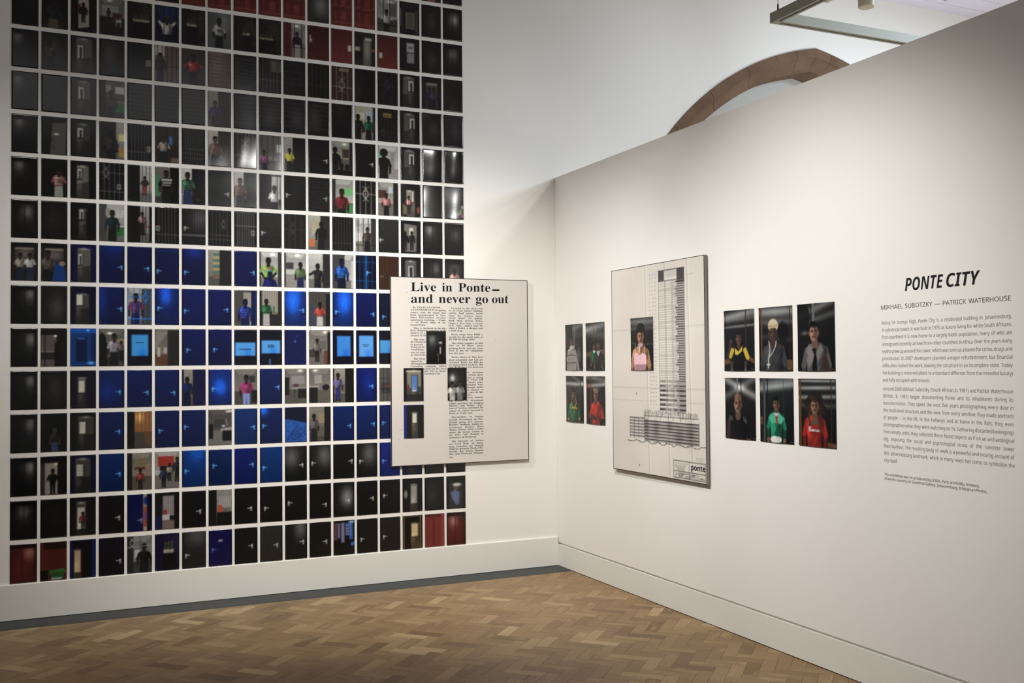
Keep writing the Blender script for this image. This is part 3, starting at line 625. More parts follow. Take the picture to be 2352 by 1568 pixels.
T[4] = [lift(.3, .32), fig(bgflat((16, 16, 16)), 'man in striped polo shirt on black', pr(.66, .52, .095, (132, 62, 56), pants=(150, 146, 134), pat=('h', (186, 176, 156), .9), arms='fold')), corr(.24, .7, .2, 1.35, .27, .16, .34, .4, BLK, (104, 98, 88)),
 gate(4, (.26, .42, .11), (.42, 1.22), (.78, 1.0), bar=(104, 103, 102), words='black door with ornamental gate and lock'), fig(seq(ajar(False, .5, (192, 189, 180)), rects((.88, .3, 1, 1.0, (170, 166, 140), .8))), 'small woman in red skirt beyond gate', pr(.7, .55, .055, (52, 40, 44), pants=(140, 30, 34), legs=True, arms='fold'), over=lambda c: [c.line(q, 0, q, c.H, .008, (60, 58, 56)) for q in (.6, .75, .9)]),
 fig(seq(ajar(True, .62, (112, 104, 94), (18, 18, 19)), rects((0, .35, .22, 1.3, (70, 122, 90), 1))), 'man in black shirt with white lettering', pr(.46, .3, .105, (18, 18, 19)), over=rects((.26, .52, .7, .62, (200, 198, 192), .85), (.3, .66, .68, .74, (190, 188, 182), .8), (.3, .78, .64, .84, (170, 168, 162), .8))),
 fig(ajar(True, .42, (208, 205, 198), (30, 29, 30)), 'person in green striped shirt with child', pr(.24, .32, .105, (70, 116, 84), pat=('h', (40, 66, 70), 1.0), pants=(48, 62, 100)), pr(.68, 1.3, .08, (20, 24, 40), skin=(70, 50, 40))), kdoor(.86, 1.02, words='black door with bright lever handle'),
 fig(ajar(True, .43, (196, 190, 180), (34, 33, 34)), 'bare chested man beside dark door', pr(.27, .42, .1, (110, 80, 64), skin=(104, 78, 62), bare=True, pants=(44, 44, 48))), fig(seq(ajar(False, .55, (200, 197, 190), (42, 40, 40)), rects((.56, .02, 1, .1, (60, 58, 56), 1))), 'man in white vest behind gate bars', pr(.68, .65, .095, (206, 203, 196)), over=lambda c: [c.line(q, 0, q, c.H, .009, (36, 35, 35)) for q in (.8, .94)]),
 kdoor(.12, .88), (lambda: ('black door with brick shaped panels', 36, lambda c: (c.fill((26, 25, 26)), [c.rect(.04+(.3 if (i % 2) else 0)+j*.5, .05+i*.22, .48+(.3 if (i % 2) else 0)+j*.5, .22+i*.22, (38, 37, 38)) for i in range(7) for j in (-1, 0, 1)], [c.rect(.08+(.3 if (i % 2) else 0)+j*.5, .09+i*.22, .44+(.3 if (i % 2) else 0)+j*.5, .19+i*.22, (22, 22, 23)) for i in range(7) for j in (-1, 0, 1)], handle(c, .84, .95, -1, (150, 150, 150)))))(),
 fig(lambda c: (room(c, (176, 174, 160), (60, 60, 56), 1.1, None), c.rect(0, 0, .16, c.H, (44, 43, 42)), c.rect(.55, .42, 1, .75, (110, 190, 110)), c.rect(.5, 1.12, 1, c.H, (60, 130, 76))), 'man in dark red shirt, green cupboards', pr(.46, .62, .12, (110, 34, 36))),
 gate(3, (.5, .62, .14), (.62,), bar=(170, 163, 150), base=(22, 22, 22), words='ornamental pale gate before black door'), fig(lambda c: (room(c, (160, 158, 140), (110, 104, 92), 1.0, None), c.rect(0, .38, .4, .75, (84, 46, 36)), c.rect(.5, .2, .72, .5, (190, 200, 206)), c.rect(.75, 0, 1, c.H, (34, 33, 34))), 'man in red striped apron in kitchen', pr(.4, .62, .075, (186, 60, 66), pat=('v', (206, 196, 190), .7))),
 corr(.28, .7, .3, 1.3, .55, .1, .34, .5, BLK, (150, 138, 120), slit=False, fig=lambda c: (c.poly([(.1, .95), (.38, 1.1), (.38, 1.4), (.1, 1.5)], (112, 96, 66)), person(c, .4, .65, .055, (180, 60, 66), pat=('v', (206, 190, 184), .8), legs=True), c.ell(.88, 1.25, .07, .18, (150, 66, 48))), words='corridor with person in red stripes'), dark(.5, .9, .3), (lambda: ('dark wall with flowers low at right', 30, lambda c: (c.fill((20, 19, 19)), c.glow(.6, .3, .4, .4, (50, 48, 46), 1), c.ell(.85, 1.2, .1, .12, (110, 124, 70)), c.ell(.93, .98, .08, .1, (150, 130, 120)), c.ell(.75, 1.32, .1, .08, (120, 130, 84)), c.ell(.94, 1.4, .08, .1, (140, 70, 80)))))()]
T[5] = [lift(.6, .5), dark(.45, .7, .25), corr(.33, .6, .28, 1.3, .34, .17, .3, .4, BLK, (70, 67, 62), words='narrow corridor with bright end'), fig(seq(ajar(False, .3, (184, 182, 172), (72, 70, 68)), kitchen, rects((.6, .9, 1, .96, (206, 204, 196), 1))), 'man in dark teal shirt, bright kitchen', pr(.52, .4, .1, (30, 50, 56))),
 fig(ajar(False, .52, (176, 172, 166), (20, 20, 20)), 'person half hidden by door, barred room', pr(.6, .35, .06, (150, 110, 104)), over=lambda c: (c.rect(.72, .85, .92, .95, (150, 90, 60)), [c.line(q, 0, q, c.H, .008, (30, 30, 30)) for q in (.62, .75, .88)], c.rect(.9, 0, 1, c.H, (20, 20, 20)))),
 gate(6, cross=(1.18,), lock=(.12, .92), words='barred gate with lock box at left'), (lambda: ('grey plank door catching light', 30, lambda c: (c.fill((34, 33, 34)), c.glow(.75, .4, .35, .5, (84, 82, 80), .8), [c.line(.1+.11*i, 0, .1+.11*i, c.H, .004, (20, 20, 20)) for i in range(9)], c.line(0, 1.16, 1, 1.18, .01, (150, 148, 146)), handle(c, .12, .85, 1, (170, 170, 168)))))(),
 gate(5, (.66, .62, .09), (1.1, 1.3), bar=(84, 83, 82)), gate(8, cross=(.65,), lock=(.82, .95), bar=(128, 126, 124), words='black gate of many bright bars'), door((36, 35, 35), .12, .9, words='charcoal door with white lock plate'), gate(3, (.4, .65, .12), (.7,), bar=(58, 57, 56), base=(30, 29, 29), words='charcoal door with faint ornamental gate'),
 fig(seq(ajar(True, .56, (172, 168, 150), (40, 39, 40)), curtain((186, 176, 140), (150, 140, 110), .16, .5, .25, .9), rects((.02, 1.1, .3, 1.45, (196, 104, 56), 1))), 'dark figure with orange cloth at door', pr(.6, .42, .095, (26, 25, 26), skin=SKD)), gate(6, cross=(1.22,), lock=None, bar=(58, 57, 56)),
 fig(seq(lambda c: room(c, (192, 189, 182), (120, 116, 108), 1.1, None), rects((.02, .1, .2, .4, (150, 146, 140), 1), (.08, .7, .2, 1.1, (220, 218, 210), 1), (.75, 0, 1, 1.6, (52, 51, 51), 1))), 'bare chested man behind kitchen bars', pr(.58, .55, .085, (96, 80, 72), skin=(70, 56, 50), bare=True), over=bars(4, (34, 33, 33), (1.28,))), door((40, 39, 38), .08, .98, words='charcoal door with dull left handle'),
 fig(lambda c: (c.fill(BLK), c.poly([(.16, .15), (.8, .22), (.78, 1.5), (.2, 1.5)], (112, 106, 98)), c.rect(.42, .35, .62, .75, (200, 194, 180))), 'two silhouettes walking in a corridor', pr(.22, .62, .06, (16, 16, 16), skin=(20, 18, 17), legs=True), pr(.55, .6, .06, (34, 33, 33), skin=(24, 22, 20), legs=True)), lift(.35, .4, 1.2), lift(.55, .6, .7)]
cb_ = dict(skin=(52, 40, 36))
T[6] = [fig(steel, 'two men in white shirts inside lift', pr(.34, .55, .075, (150, 140, 124), pants=(40, 46, 66)), pr(.7, .55, .075, (184, 184, 180), pants=(48, 56, 76))), fig(steel, 'man and bending person in blue shirt', pr(.26, .45, .1, (84, 74, 66), pants=(22, 22, 24)), over=lambda c: (c.poly([(.5, 1.0), (.62, .8), (.8, .75), (.9, 1.0), (.96, c.H), (.42, c.H)], (24, 66, 140)), c.ell(.8, .84, .12, .1, (150, 116, 92)))),
 corr(.28, .78, .16, 1.4, .3, .16, .4, .45, NAVY, (96, 90, 80), words='corridor framed by deep blue walls'), door(BLUE, .88, .9, (.6, .1, .5, .3, (8, 20, 44))), door((14, 22, 70), .84, .92), door((15, 24, 74), .11, 1.0, top=True), door((14, 24, 72), .13, 1.02, (.5, .1, .35, .3, (10, 26, 80))),
 fig(seq(ajar(True, .48, (150, 144, 130), (36, 36, 37)), lambda c: [c.rect(.2, .18+i*.13, .48, .25+i*.13, (190, 166, 74) if i % 2 else (60, 110, 100)) for i in range(7)], rects((.2, 1.08, .48, 1.3, (110, 92, 78), 1))), 'yellow patterned curtain behind dark door'), door((16, 26, 84), .86, .95),
 fig(lambda c: (room(c, (190, 187, 178), (120, 116, 108), 1.15), c.rect(.83, 0, 1, c.H, (52, 51, 50)), c.rect(0, 0, .06, c.H, (40, 40, 40))), 'woman in lime top behind blue figure', pr(.4, .42, .115, (130, 170, 66), arms='hip', skin=SKD), pr(.47, 1.05, .11, (28, 34, 104), skin=(26, 34, 84)), over=rects((.3, .72, .52, .8, (180, 60, 110), .8), (.3, .84, .56, .92, (60, 110, 180), .7))),
 fig(lambda c: (room(c, (180, 176, 168), (140, 136, 128), 1.0), c.rect(.08, .45, .42, .75, (60, 60, 64)), c.rect(.06, .8, .45, .95, (190, 188, 180)), c.rect(0, 0, .07, c.H, (44, 42, 40))), 'figure in green shirt in bright kitchen', pr(.74, .55, .09, (86, 112, 66), skin=SKD, pants=(40, 44, 84))),
 fig(seq(ajar(True, .66, (192, 188, 178), (38, 37, 37))), 'woman in dark top with arm out', pr(.42, .6, .095, (36, 34, 36), skin=SKD, arms='out')), fig(seq(lambda c: room(c, (176, 172, 164), (110, 106, 100), 1.2, None), rects((0, 0, .58, 1.6, (62, 60, 60), 1), (.9, .3, 1, 1.6, (190, 187, 180), 1))), 'man in blue striped polo shirt', pr(.44, .36, .115, (26, 66, 140), skin=(24, 34, 74), pat=('h', (60, 120, 196), .55), pants=(20, 24, 50))),
 gate(4, None, (.3, 1.2), base=(16, 18, 34), bar=(36, 92, 170), w=.012, words='bright blue barred gate', bg=lambda c: (c.rect(.46, 0, .54, c.H, (36, 96, 176)), handle(c, .56, .8, 1, (110, 170, 220)))), (lambda: ('brown wooden plank door', 30, lambda c: (c.fill((70, 42, 28)), [c.line(.12*i+.06, 0, .12*i+.06, c.H, .005, (40, 24, 17)) for i in range(8)], c.line(0, .95, 1, .97, .008, (36, 22, 16)), handle(c, .08, .95, 1, (130, 116, 100), False))))(),
 corr(.2, .76, .16, 1.4, .34, .3, .4, .6, BLK, (84, 86, 88), (160, 158, 150), words='corridor with a figure in red'), lift(.65, .5, .8), fig(lambda c: (c.fill((24, 23, 23)), c.glow(.5, .6, .3, .4, (60, 58, 56), 1), c.rect(0, 0, 1, .25, (14, 14, 14))), 'guard in pink shirt and peaked cap', pr(.5, .58, .1, (190, 140, 122), hat=(60, 54, 48)))]
T[7] = [lift(.72, .35), dark(.6, .9, .6, (24, 23, 22), 'dark brown hallway wall'), corr(.22, .72, .3, 1.4, .24, .24, .34, .45, (12, 12, 46), (74, 70, 62), (214, 208, 188), False, words='corridor with bright end, blue surround'), door((13, 26, 82), .87, .9, (.1, .5, .2, .8, (4, 26, 70))),
 fig(seq(lambda c: room(c, (170, 165, 156), (120, 116, 110), 1.3, None), rects((.58, .05, 1, 1.6, (62, 60, 58), 1))), 'man in striped shirt behind blue bars', pr(.34, .4, .11, (112, 40, 72), skin=(40, 30, 40), pat=('v', (40, 52, 132), .8), pants=(24, 26, 74)), over=lambda c: ([c.line(q, 0, q, c.H, .01, (50, 116, 200)) for q in (.02, .26, .5, .74, .96)], c.line(0, .4, 1, .4, .012, (50, 116, 200)), c.line(0, 1.34, 1, 1.34, .02, (50, 130, 220)), ornament(c, .74, .42, .11, (50, 116, 200)))),
 door((14, 34, 100), .14, .85, (.45, .3, .25, .5, (16, 60, 130)), True), door((14, 28, 92), .13, .95), door((14, 26, 88), .82, .88, shadow=True), fig(lambda c: (c.fill((72, 68, 62)), c.rect(.4, .1, .75, c.H, (150, 144, 132)), c.rect(.75, 0, 1, c.H, (16, 24, 66)), c.rect(.9, .1, .96, c.H, (30, 50, 130))), 'man in blue striped shirt by door', pr(.48, .55, .11, (34, 46, 128), skin=(28, 32, 84), pat=('h', (70, 90, 180), .6), pants=(24, 28, 80))),
 fig(seq(bgflat((40, 38, 34)), curtain((176, 166, 150), (120, 112, 100), .1, .82, .0, .98, 9), rects((.35, 1.0, .8, 1.06, (170, 130, 90), 1), (.6, .7, .68, 1.0, (60, 120, 70), 1))), 'person in green by patterned curtain', pr(.3, .5, .085, (48, 106, 66), skin=SKD, pants=(170, 168, 164))),
 door((16, 44, 120), .86, .85, (.4, .45, .32, .65, (16, 64, 120)), True, words='bright blue door lit in the middle'), fig(seq(bgflat((66, 64, 60)), curtain((84, 78, 68), (50, 46, 40), .2, .8, .1, .8, 8), rects((0, .65, .38, 1.6, (70, 72, 84), 1), (.8, .1, 1, 1.6, (22, 22, 22), 1))), 'woman in red and white top indoors', pr(.52, .6, .085, (186, 60, 52), skin=SKD, pants=(180, 176, 172), arms='fold')),
 door((15, 42, 116), .16, .9, (.55, .45, .32, .65, (16, 64, 124)), True, words='bright blue door lit near left handle'), door((14, 25, 86), .85, .98), door((13, 16, 52), .2, 1.1, words='dark blue door edge beside framed cutting')]
T[8] = [lift(.75, .45, 1.1), fig(lambda c: (c.fill((18, 17, 16)), c.rect(0, .28, .6, c.H, (92, 82, 72)), c.rect(0, .95, .6, 1.0, (150, 130, 110)), c.rect(0, 1.0, .6, 1.3, (40, 36, 32)), c.rect(.14, .3, .18, c.H, (20, 19, 19)), c.glow(.56, .32, .06, .05, (200, 190, 160), 1), c.rect(.52, .6, .62, c.H, (14, 13, 13))), 'empty open lift with lit interior'),
 (lambda: ('hallway flooded with blue light', 34, lambda c: (c.fill((18, 66, 140)), c.rect(0, 0, 1, .2, (24, 84, 170)), c.rect(.22, .38, .64, 1.4, (12, 26, 72)), c.rect(.8, .25, 1, 1.4, (14, 36, 96)), c.rect(.26, .4, .56, .46, (60, 120, 190)), c.glow(.8, 1.45, .12, .06, (100, 140, 150), 1), c.glow(.68, .08, .04, .04, (160, 160, 120), 1))))(),
 fig(lambda c: (room(c, (104, 104, 96), (52, 40, 32), 1.2, None), c.glow(.42, .2, .1, .05, (180, 176, 150), 1), c.ell(.12, .55, .16, .35, (18, 18, 18)), c.rect(0, .6, .32, c.H, (18, 18, 18)), c.rect(.72, .45, 1, 1.0, (150, 124, 96)), c.rect(.68, .95, 1, c.H, (74, 60, 48))), 'man in pale vest in furnished room', pr(.6, .35, .1, (140, 132, 140)), pr(.88, .6, .05, (110, 80, 92))),
 sign(.16, .25, .84, 1.17, ['Glam Rock'], (62, 150, 218), 'blue door with Glam Rock paper sign'), fig(seq(lambda c: room(c, (116, 108, 98), (96, 58, 40), 1.1, None), lambda c: c.poly([(.04, .12), (.55, .12), (.04, .85)], (132, 124, 114)), rects((.1, .8, .22, 1.2, (180, 170, 150), 1), (.36, .8, .5, 1.05, (170, 160, 150), 1), (.52, .05, 1, 1.6, (36, 35, 34), 1))), 'curtained room with reddish wooden floor'),
 door((14, 24, 84), .22, .9, words='blue door with long pull handle'), door((14, 22, 80), .24, .88, words='blue door with pull handle and reflections'), sign(.04, .58, .93, 1.18, ['FUTURE SLICK'], (80, 156, 222), 'blue door with FUTURE SLICK paper sign'), sign(.08, .48, .92, 1.07, ['GLOBAL', 'FUSION'], (84, 158, 222), 'blue door with GLOBAL FUSION paper sign'),
 (lambda: ('plain blue door with round knob', 26, lambda c: (c.fill((16, 24, 84)), c.ell(.48, .52, .04, .045, (90, 140, 200)), c.ell(.58, .3, .03, .04, (50, 84, 150)))))(),
 fig(lambda c: (room(c, (130, 124, 114), (104, 98, 88), 1.0, (.75, .1)), c.rect(.45, .5, .8, .9, (98, 94, 88)), c.rect(0, .9, .3, 1.25, (60, 56, 52)), c.rect(.7, .95, .9, c.H, (110, 60, 44)), c.rect(.86, .1, 1, c.H, (26, 25, 25))), 'person walking through a cluttered room', pr(.38, .5, .07, (112, 104, 96), pants=(24, 22, 22), legs=True)),
 sign(.2, .27, .85, 1.22, [], (60, 130, 210), 'blue door with tall blank paper sign'), sign(.14, .25, .84, 1.24, ['Moroccan', 'Delight'], (92, 156, 222), 'blue door with Moroccan Delight paper sign'), sign(.04, .46, .96, 1.08, [], (74, 146, 206), 'blue door with wide blank paper sign')]
hz_ = lambda c, x=.5: None
T[9] = [lift(.75, .4), dark(.55, .7, .4, (20, 19, 18)), corr(.3, .62, .3, 1.45, .32, .24, .42, .5, (18, 16, 34), (70, 66, 60), (206, 198, 178), False), door((14, 32, 96), .82, .9, (.3, .9, .35, .4, (2, 16, 50))), door((14, 26, 88), .82, .95), door((14, 28, 90), .8, .98),
 fig(seq(ajar(True, .46, (140, 134, 122), (26, 22, 66)), rects((0, 0, .08, 1.6, (24, 26, 66), 1))), 'person in blue at half open door', pr(.22, .45, .085, (22, 40, 96), skin=SKD, pants=(16, 20, 50))), door((14, 40, 118), .18, .85, (.5, .8, .3, .4, (14, 60, 120)), words='blue door with bright diagonal glow'),
 fig(lambda c: (room(c, (120, 114, 102), (70, 64, 58), 1.0, None), c.rect(.75, .95, 1, 1.5, (24, 23, 24)), c.rect(.65, .3, .9, .6, (50, 50, 52))), 'woman in magenta top and white trousers', pr(.52, .42, .105, (150, 44, 96), skin=(50, 34, 54), pants=(130, 140, 196), legs=True)), door((15, 32, 92), .84, .82),
 fig(lambda c: (room(c, (120, 116, 108), (84, 78, 70), .95, (.7, .1)), c.rect(.3, .32, .9, .7, (140, 136, 128)), c.rect(.35, .85, .95, .92, (150, 146, 140)), c.rect(0, .4, .2, 1.2, (26, 25, 26)), c.line(.45, .95, .45, 1.3, .012, (20, 20, 20)), c.line(.85, .95, .85, 1.3, .012, (20, 20, 20)), c.rect(.4, .7, .62, .84, (90, 44, 70)), c.rect(.6, .92, .98, 1.35, (28, 27, 27))), 'office room with desk and chair'),
 fig(lambda c: (room(c, (122, 117, 108), (92, 86, 76), 1.0, (.3, .1)), c.rect(0, .8, .45, .88, (160, 156, 150)), c.rect(0, .88, .4, c.H, (26, 25, 25)), c.rect(.25, .3, .6, .7, (150, 145, 136)), c.ell(.78, .88, .17, .14, (28, 27, 28))), 'room with desk and dark armchair'),
 fig(seq(ajar(True, .58, (150, 142, 128), (22, 21, 21)), rects((.4, .75, .58, 1.1, (110, 92, 70), 1), (0, 0, .06, 1.6, (20, 20, 20), 1))), 'man in purple vest and shorts', pr(.24, .35, .085, (104, 96, 136), pants=(52, 48, 120), legs=True)), door((15, 30, 100), .78, .85, (.6, .8, .25, .5, (4, 20, 60)), shadow=True),
 gate(4, None, (.5, 1.0), base=(84, 80, 74), bar=(34, 33, 33), bg=rects((.1, .7, .6, 1.2, (60, 56, 54)), (.3, .82, 1, .9, (140, 60, 40))), words='room behind bars with red shelf')]
T[10] = [lift(.75, .42), fig(bgflat((12, 12, 12)), 'small woman standing in near blackness', pr(.53, .72, .075, (36, 32, 32), skin=(80, 62, 52), hair=(70, 60, 44), pants=(60, 72, 110))), corr(.3, .92, .16, 1.45, .36, .24, .38, .5, BLK, (60, 57, 52), (196, 190, 172), False), door((13, 28, 82), .8, .82), (lambda: ('glowing wood cupboard in dark room', 34, lambda c: (c.fill((22, 18, 15)), c.rect(.28, .0, 1, .9, (150, 96, 44)), c.glow(.5, .25, .16, .22, (120, 100, 60), 1), [c.line(.28+.15*i, 0, .28+.15*i, .9, .005, (104, 62, 28)) for i in range(5)], c.rect(.28, .9, 1, c.H, (70, 60, 50)), c.poly([(.7, .85), (1, .95), (1, 1.5), (.72, 1.3)], (104, 66, 36)), c.rect(0, 0, .28, c.H, (20, 16, 14)))))(),
 door((13, 26, 80), .18, .85), door((13, 28, 84), .12, .72), fig(lambda c: (room(c, (84, 78, 72), (110, 104, 96), .95, None), c.ell(.9, .1, .16, .06, (214, 208, 190)), c.rect(.25, .45, .7, .85, (60, 56, 52)), c.rect(.58, .7, .7, .78, (180, 200, 220)), c.poly([(.5, .85), (1, .8), (1, .95), (.55, 1.0)], (150, 144, 136)), c.rect(.6, .95, 1, 1.4, (20, 19, 19)), c.rect(0, .65, .2, 1.3, (24, 23, 24)), c.line(.8, .7, .75, .45, .012, (170, 166, 160))), 'desk with small screen and lamp'),
 door((15, 46, 110), .86, .82), door((14, 30, 88), .14, .78, (.12, .1, .25, .22, (10, 80, 150))), (lambda: ('crumpled blue cloth over black', 36, lambda c: (c.fill((14, 18, 48)), c.poly([(0, .5), (1, .72), (1, c.H), (0, c.H)], (36, 84, 160)), [c.line(.05+.13*i, 1.5, .55+.1*i, .85+.05*i, .012, (20, 46, 104), .8) for i in range(6)], c.noise(.12))))(),
 fig(seq(ajar(True, .7, (128, 120, 106), (20, 19, 19)), rects((.42, .3, .7, .75, (150, 126, 96), 1), (.2, .9, .7, 1.35, (92, 86, 80), 1))), 'man in armchair before lit shelves', pr(.22, .45, .085, (90, 86, 84), skin=SKD)), door((15, 36, 96), .82, .9), door((15, 38, 100), .84, .85), door((14, 32, 96), .16, .82)]
T[11] = [lift(.75, .4, 1.2), fig(lambda c: (c.fill((16, 15, 15)), c.rect(.16, .28, .64, c.H, (150, 138, 120)), c.glow(.58, .32, .08, .06, (100, 96, 80), 1), c.rect(0, .3, .14, c.H, (50, 48, 46)), c.rect(.16, 1.0, .64, 1.04, (90, 80, 70))), 'man in black inside a lit lift', pr(.46, .62, .07, (16, 15, 16), skin=(50, 36, 30), pants=(12, 12, 12), legs=True, arms='fold')), corr(.2, .78, .14, 1.45, .24, .26, .38, .5, (22, 22, 52), (66, 62, 56), (176, 168, 150), False), door((14, 40, 98), .82, .85), fig(lambda c: (room(c, (128, 122, 104), (84, 76, 64), 1.0, None), c.rect(.32, .25, .75, .65, (120, 106, 78)), c.rect(.3, .62, .75, .72, (96, 44, 34)), c.rect(.72, .5, 1, 1.0, (130, 112, 92)), c.rect(0, 0, .2, c.H, (30, 28, 26))), 'child in red top in a bedroom', pr(.53, .78, .06, (146, 46, 50), legs=True)),
 fig(lambda c: (room(c, (160, 154, 146), (110, 104, 96), .95, None), c.rect(.12, .2, .78, .62, (166, 44, 34)), c.rect(.2, .62, .8, .85, (30, 24, 24)), c.rect(0, .8, .25, 1.0, (170, 168, 164))), 'children running, red curtain behind', pr(.36, .72, .06, (50, 56, 84), pants=(20, 20, 24), legs=True), pr(.6, .58, .05, (150, 136, 128), legs=True), pr(.92, .35, .07, (34, 34, 40), pants=(22, 22, 26), legs=True)), door((16, 54, 124), .14, .88, (.6, .2, .4, .5, (2, 20, 40))), door((14, 36, 88), .2, .7), door((16, 30, 104), .8, .72), door((16, 54, 120), .15, .9), kdoor(.8, .85, glow=(.3, .5, .35, .5)), kdoor(.13, .8, glow=(.7, .5, .35, .5)), kdoor(.88, .78), kdoor(.16, .82, glow=(.6, .5, .35, .5)), door((18, 36, 124), .16, .85),
 corr(.3, .7, .2, 1.3, .34, .2, .5, .6, (14, 18, 60), (56, 53, 50), words='corridor low below the framed cutting'), dark(), dark()]
T[12] = [lift(.5, .45, .9), dark(.5, .7, .15), corr(.26, .62, .2, 1.45, .28, .3, .42, .9, (24, 23, 23), (72, 68, 62), (186, 178, 160), False, fig=lambda c: (person(c, .5, .68, .05, (112, 36, 44), skin=SKD, pants=(24, 22, 24), legs=True)), words='woman with red backpack in corridor'), kdoor(.8, .92),
 (lambda: ('blue door ajar, face and orange cloth', 34, lambda c: (c.fill((16, 22, 74)), c.rect(.64, 0, .8, c.H, (176, 150, 110)), c.ell(.74, .3, .08, .18, (26, 52, 130)), c.rect(.66, .55, .8, 1.4, (160, 64, 40)), c.rect(.68, .8, .78, 1.1, (110, 50, 120)), c.rect(.8, 0, 1, c.H, (12, 14, 48)), handle(c, .57, 1.1, -1, (120, 130, 170)))))(),
 fig(seq(bgflat((30, 28, 28)), curtain((160, 150, 150), (112, 100, 102), .32, .78, .15, 1.0, 6), rects((.3, .95, .6, 1.2, (190, 180, 172), 1), (.3, 1.2, .8, 1.6, (120, 100, 90), 1), (.35, .75, .5, .95, (150, 44, 44), 1), (0, 1.0, .25, 1.6, (24, 34, 84), 1), (.8, 0, 1, 1.6, (20, 19, 20), 1))), 'pink curtained room with white sofa'), kdoor(.76, .88),
 fig(seq(ajar(False, .34, (140, 134, 126), (24, 23, 23)), curtain((172, 166, 158), (132, 126, 118), .4, .95, .3, .8, 7), rects((.36, 1.0, 1, 1.6, (22, 21, 22), 1), (.4, .7, .58, 1.0, (196, 68, 36), 1), (.6, .85, .85, 1.0, (110, 90, 84), 1))), 'table with orange bag by curtain'), kdoor(.72, .9), kdoor(.22, .95), kdoor(.17, .78), kdoor(.76, .95), kdoor(.74, .85, glow=(.65, .7, .3, .45, (110, 108, 106)), words='black door with bright glare at handle'), kdoor(.78, .8), kdoor(.2, .72),
 corr(.4, .74, .28, 1.45, .42, .3, .34, .85, BLK, (90, 86, 78), (150, 144, 132), False, fig=lambda c: c.ell(.16, .75, .09, .2, (130, 120, 112)), words='corridor with passing arm at left'), dark(.4, .9, .3), (lambda: ('blurred guard walking in white cap', 34, lambda c: (c.fill((18, 18, 18)), c.rect(.15, .3, .85, c.H, (40, 38, 38)), c.ell(.5, .55, .12, .14, (90, 70, 60)), c.ell(.55, .42, .22, .08, (196, 192, 186)), c.poly([(.2, .8), (.45, .65), (.7, .8), (.66, 1.4), (.5, 1.4), (.3, 1.1)], (84, 90, 120)), c.glow(.5, 1.0, .2, .3, (16, 16, 26), 1))))()]
bp = lambda c: None
T[13] = [redlift(.72, .35), (lambda: ('red lift hall with green wheelie bin', 36, lambda c: (c.fill((92, 30, 25)), c.rect(.14, 0, 1, .3, (40, 14, 12)), c.rect(.3, .3, .9, c.H, (84, 27, 22)), c.rect(0, 1.15, .3, c.H, (20, 12, 10)), c.poly([(.36, 1.15), (.92, 1.1), (.98, 1.28), (.3, 1.3)], (48, 110, 44)), c.poly([(.38, 1.3), (.92, 1.28), (.88, c.H), (.44, c.H)], (38, 88, 38)), c.rect(.42, 1.48, .8, 1.54, (196, 194, 186)))))(),
 corr(.16, .42, .4, 1.45, .17, .24, .44, .9, (14, 12, 14), (120, 100, 74), (190, 160, 118), False, fig=lambda c: (c.rect(.86, .05, .96, c.H, (24, 42, 128)), c.rect(.0, .0, .1, c.H, (20, 34, 104)), c.rect(0, 0, 1, .06, (18, 24, 80))), words='blue framed doorway with brown light'), door((18, 15, 26), .84, .98, words='black door with pale right handle'),
 fig(lambda c: (room(c, (130, 128, 124), (60, 58, 56), 1.1, None), c.rect(0, 0, .25, c.H, (40, 39, 39)), c.rect(.3, .6, .5, .95, (190, 188, 182))), 'monochrome man in black behind window bars', pr(.68, .5, .105, (22, 21, 22), skin=(50, 44, 42)), over=lambda c: (c.line(0, .48, 1, .44, .01, (170, 168, 164)), ornament(c, .2, .3, .09, (150, 148, 144)), c.line(.52, 0, .52, .5, .008, (60, 60, 60)))), win(.35, .35, .42, .5, 'dark purple room with lit window', (22, 16, 52), (180, 172, 160)), door((34, 33, 33), .16, 1.0, (.6, .2, .4, .4, (40, 39, 38))), (lambda: ('deep blue door with small sticker', 30, lambda c: (c.fill((20, 17, 74)), c.rect(.42, .45, .58, .52, (200, 190, 190)), handle(c, .16, .85, 1, (104, 100, 180)))))(),
 kdoor(.76, .8, words='worn black door with bright right handle'), door((40, 38, 36), .76, .85, words='scuffed grey black door'), kdoor(.82, .8, glow=(.7, .2, .3, .5)), kdoor(.78, .88), (lambda: ('clothes hung on a black door', 36, lambda c: (c.fill((14, 13, 15)), c.rect(.02, .1, .18, .9, (92, 60, 66)), c.rect(.2, .12, .32, .8, (110, 104, 130)), c.rect(.36, .1, .52, 1.02, (124, 116, 144)), c.rect(.56, .1, .74, .7, (58, 78, 140)), c.rect(.74, .12, .92, .9, (46, 92, 170)), [c.rect(.58+.1*i, .2+.14*j, .64+.1*i, .26+.14*j, (150, 140, 160)) for i in range(3) for j in range(4)], c.ell(.9, 1.1, .1, .1, (50, 100, 180)), c.ell(.85, .08, .14, .06, (140, 170, 210)))))(),
 kdoor(.2, .92), door((30, 28, 27), .18, .88, words='dark brown black door, left handle'),
 corr(.42, .82, .36, 1.45, .44, .32, .4, .6, (16, 13, 11), (150, 116, 78), (214, 180, 130), False, fig=lambda c: (c.rect(.03, .05, .1, c.H, (116, 84, 52)), c.rect(.86, .05, .93, c.H, (120, 88, 54)), c.rect(.03, 0, .93, .06, (110, 80, 50))), words='brown framed doorway, warm light beyond'), (lambda: ('plain red lift hall', 24, lambda c: (c.fill((128, 42, 38)), c.rect(0, 0, .85, .14, (84, 28, 25)), c.rect(.84, 0, 1, c.H, (150, 56, 52)), c.line(.45, .2, .45, c.H, .005, (84, 26, 24)))))(), redlift(.35, .4)]

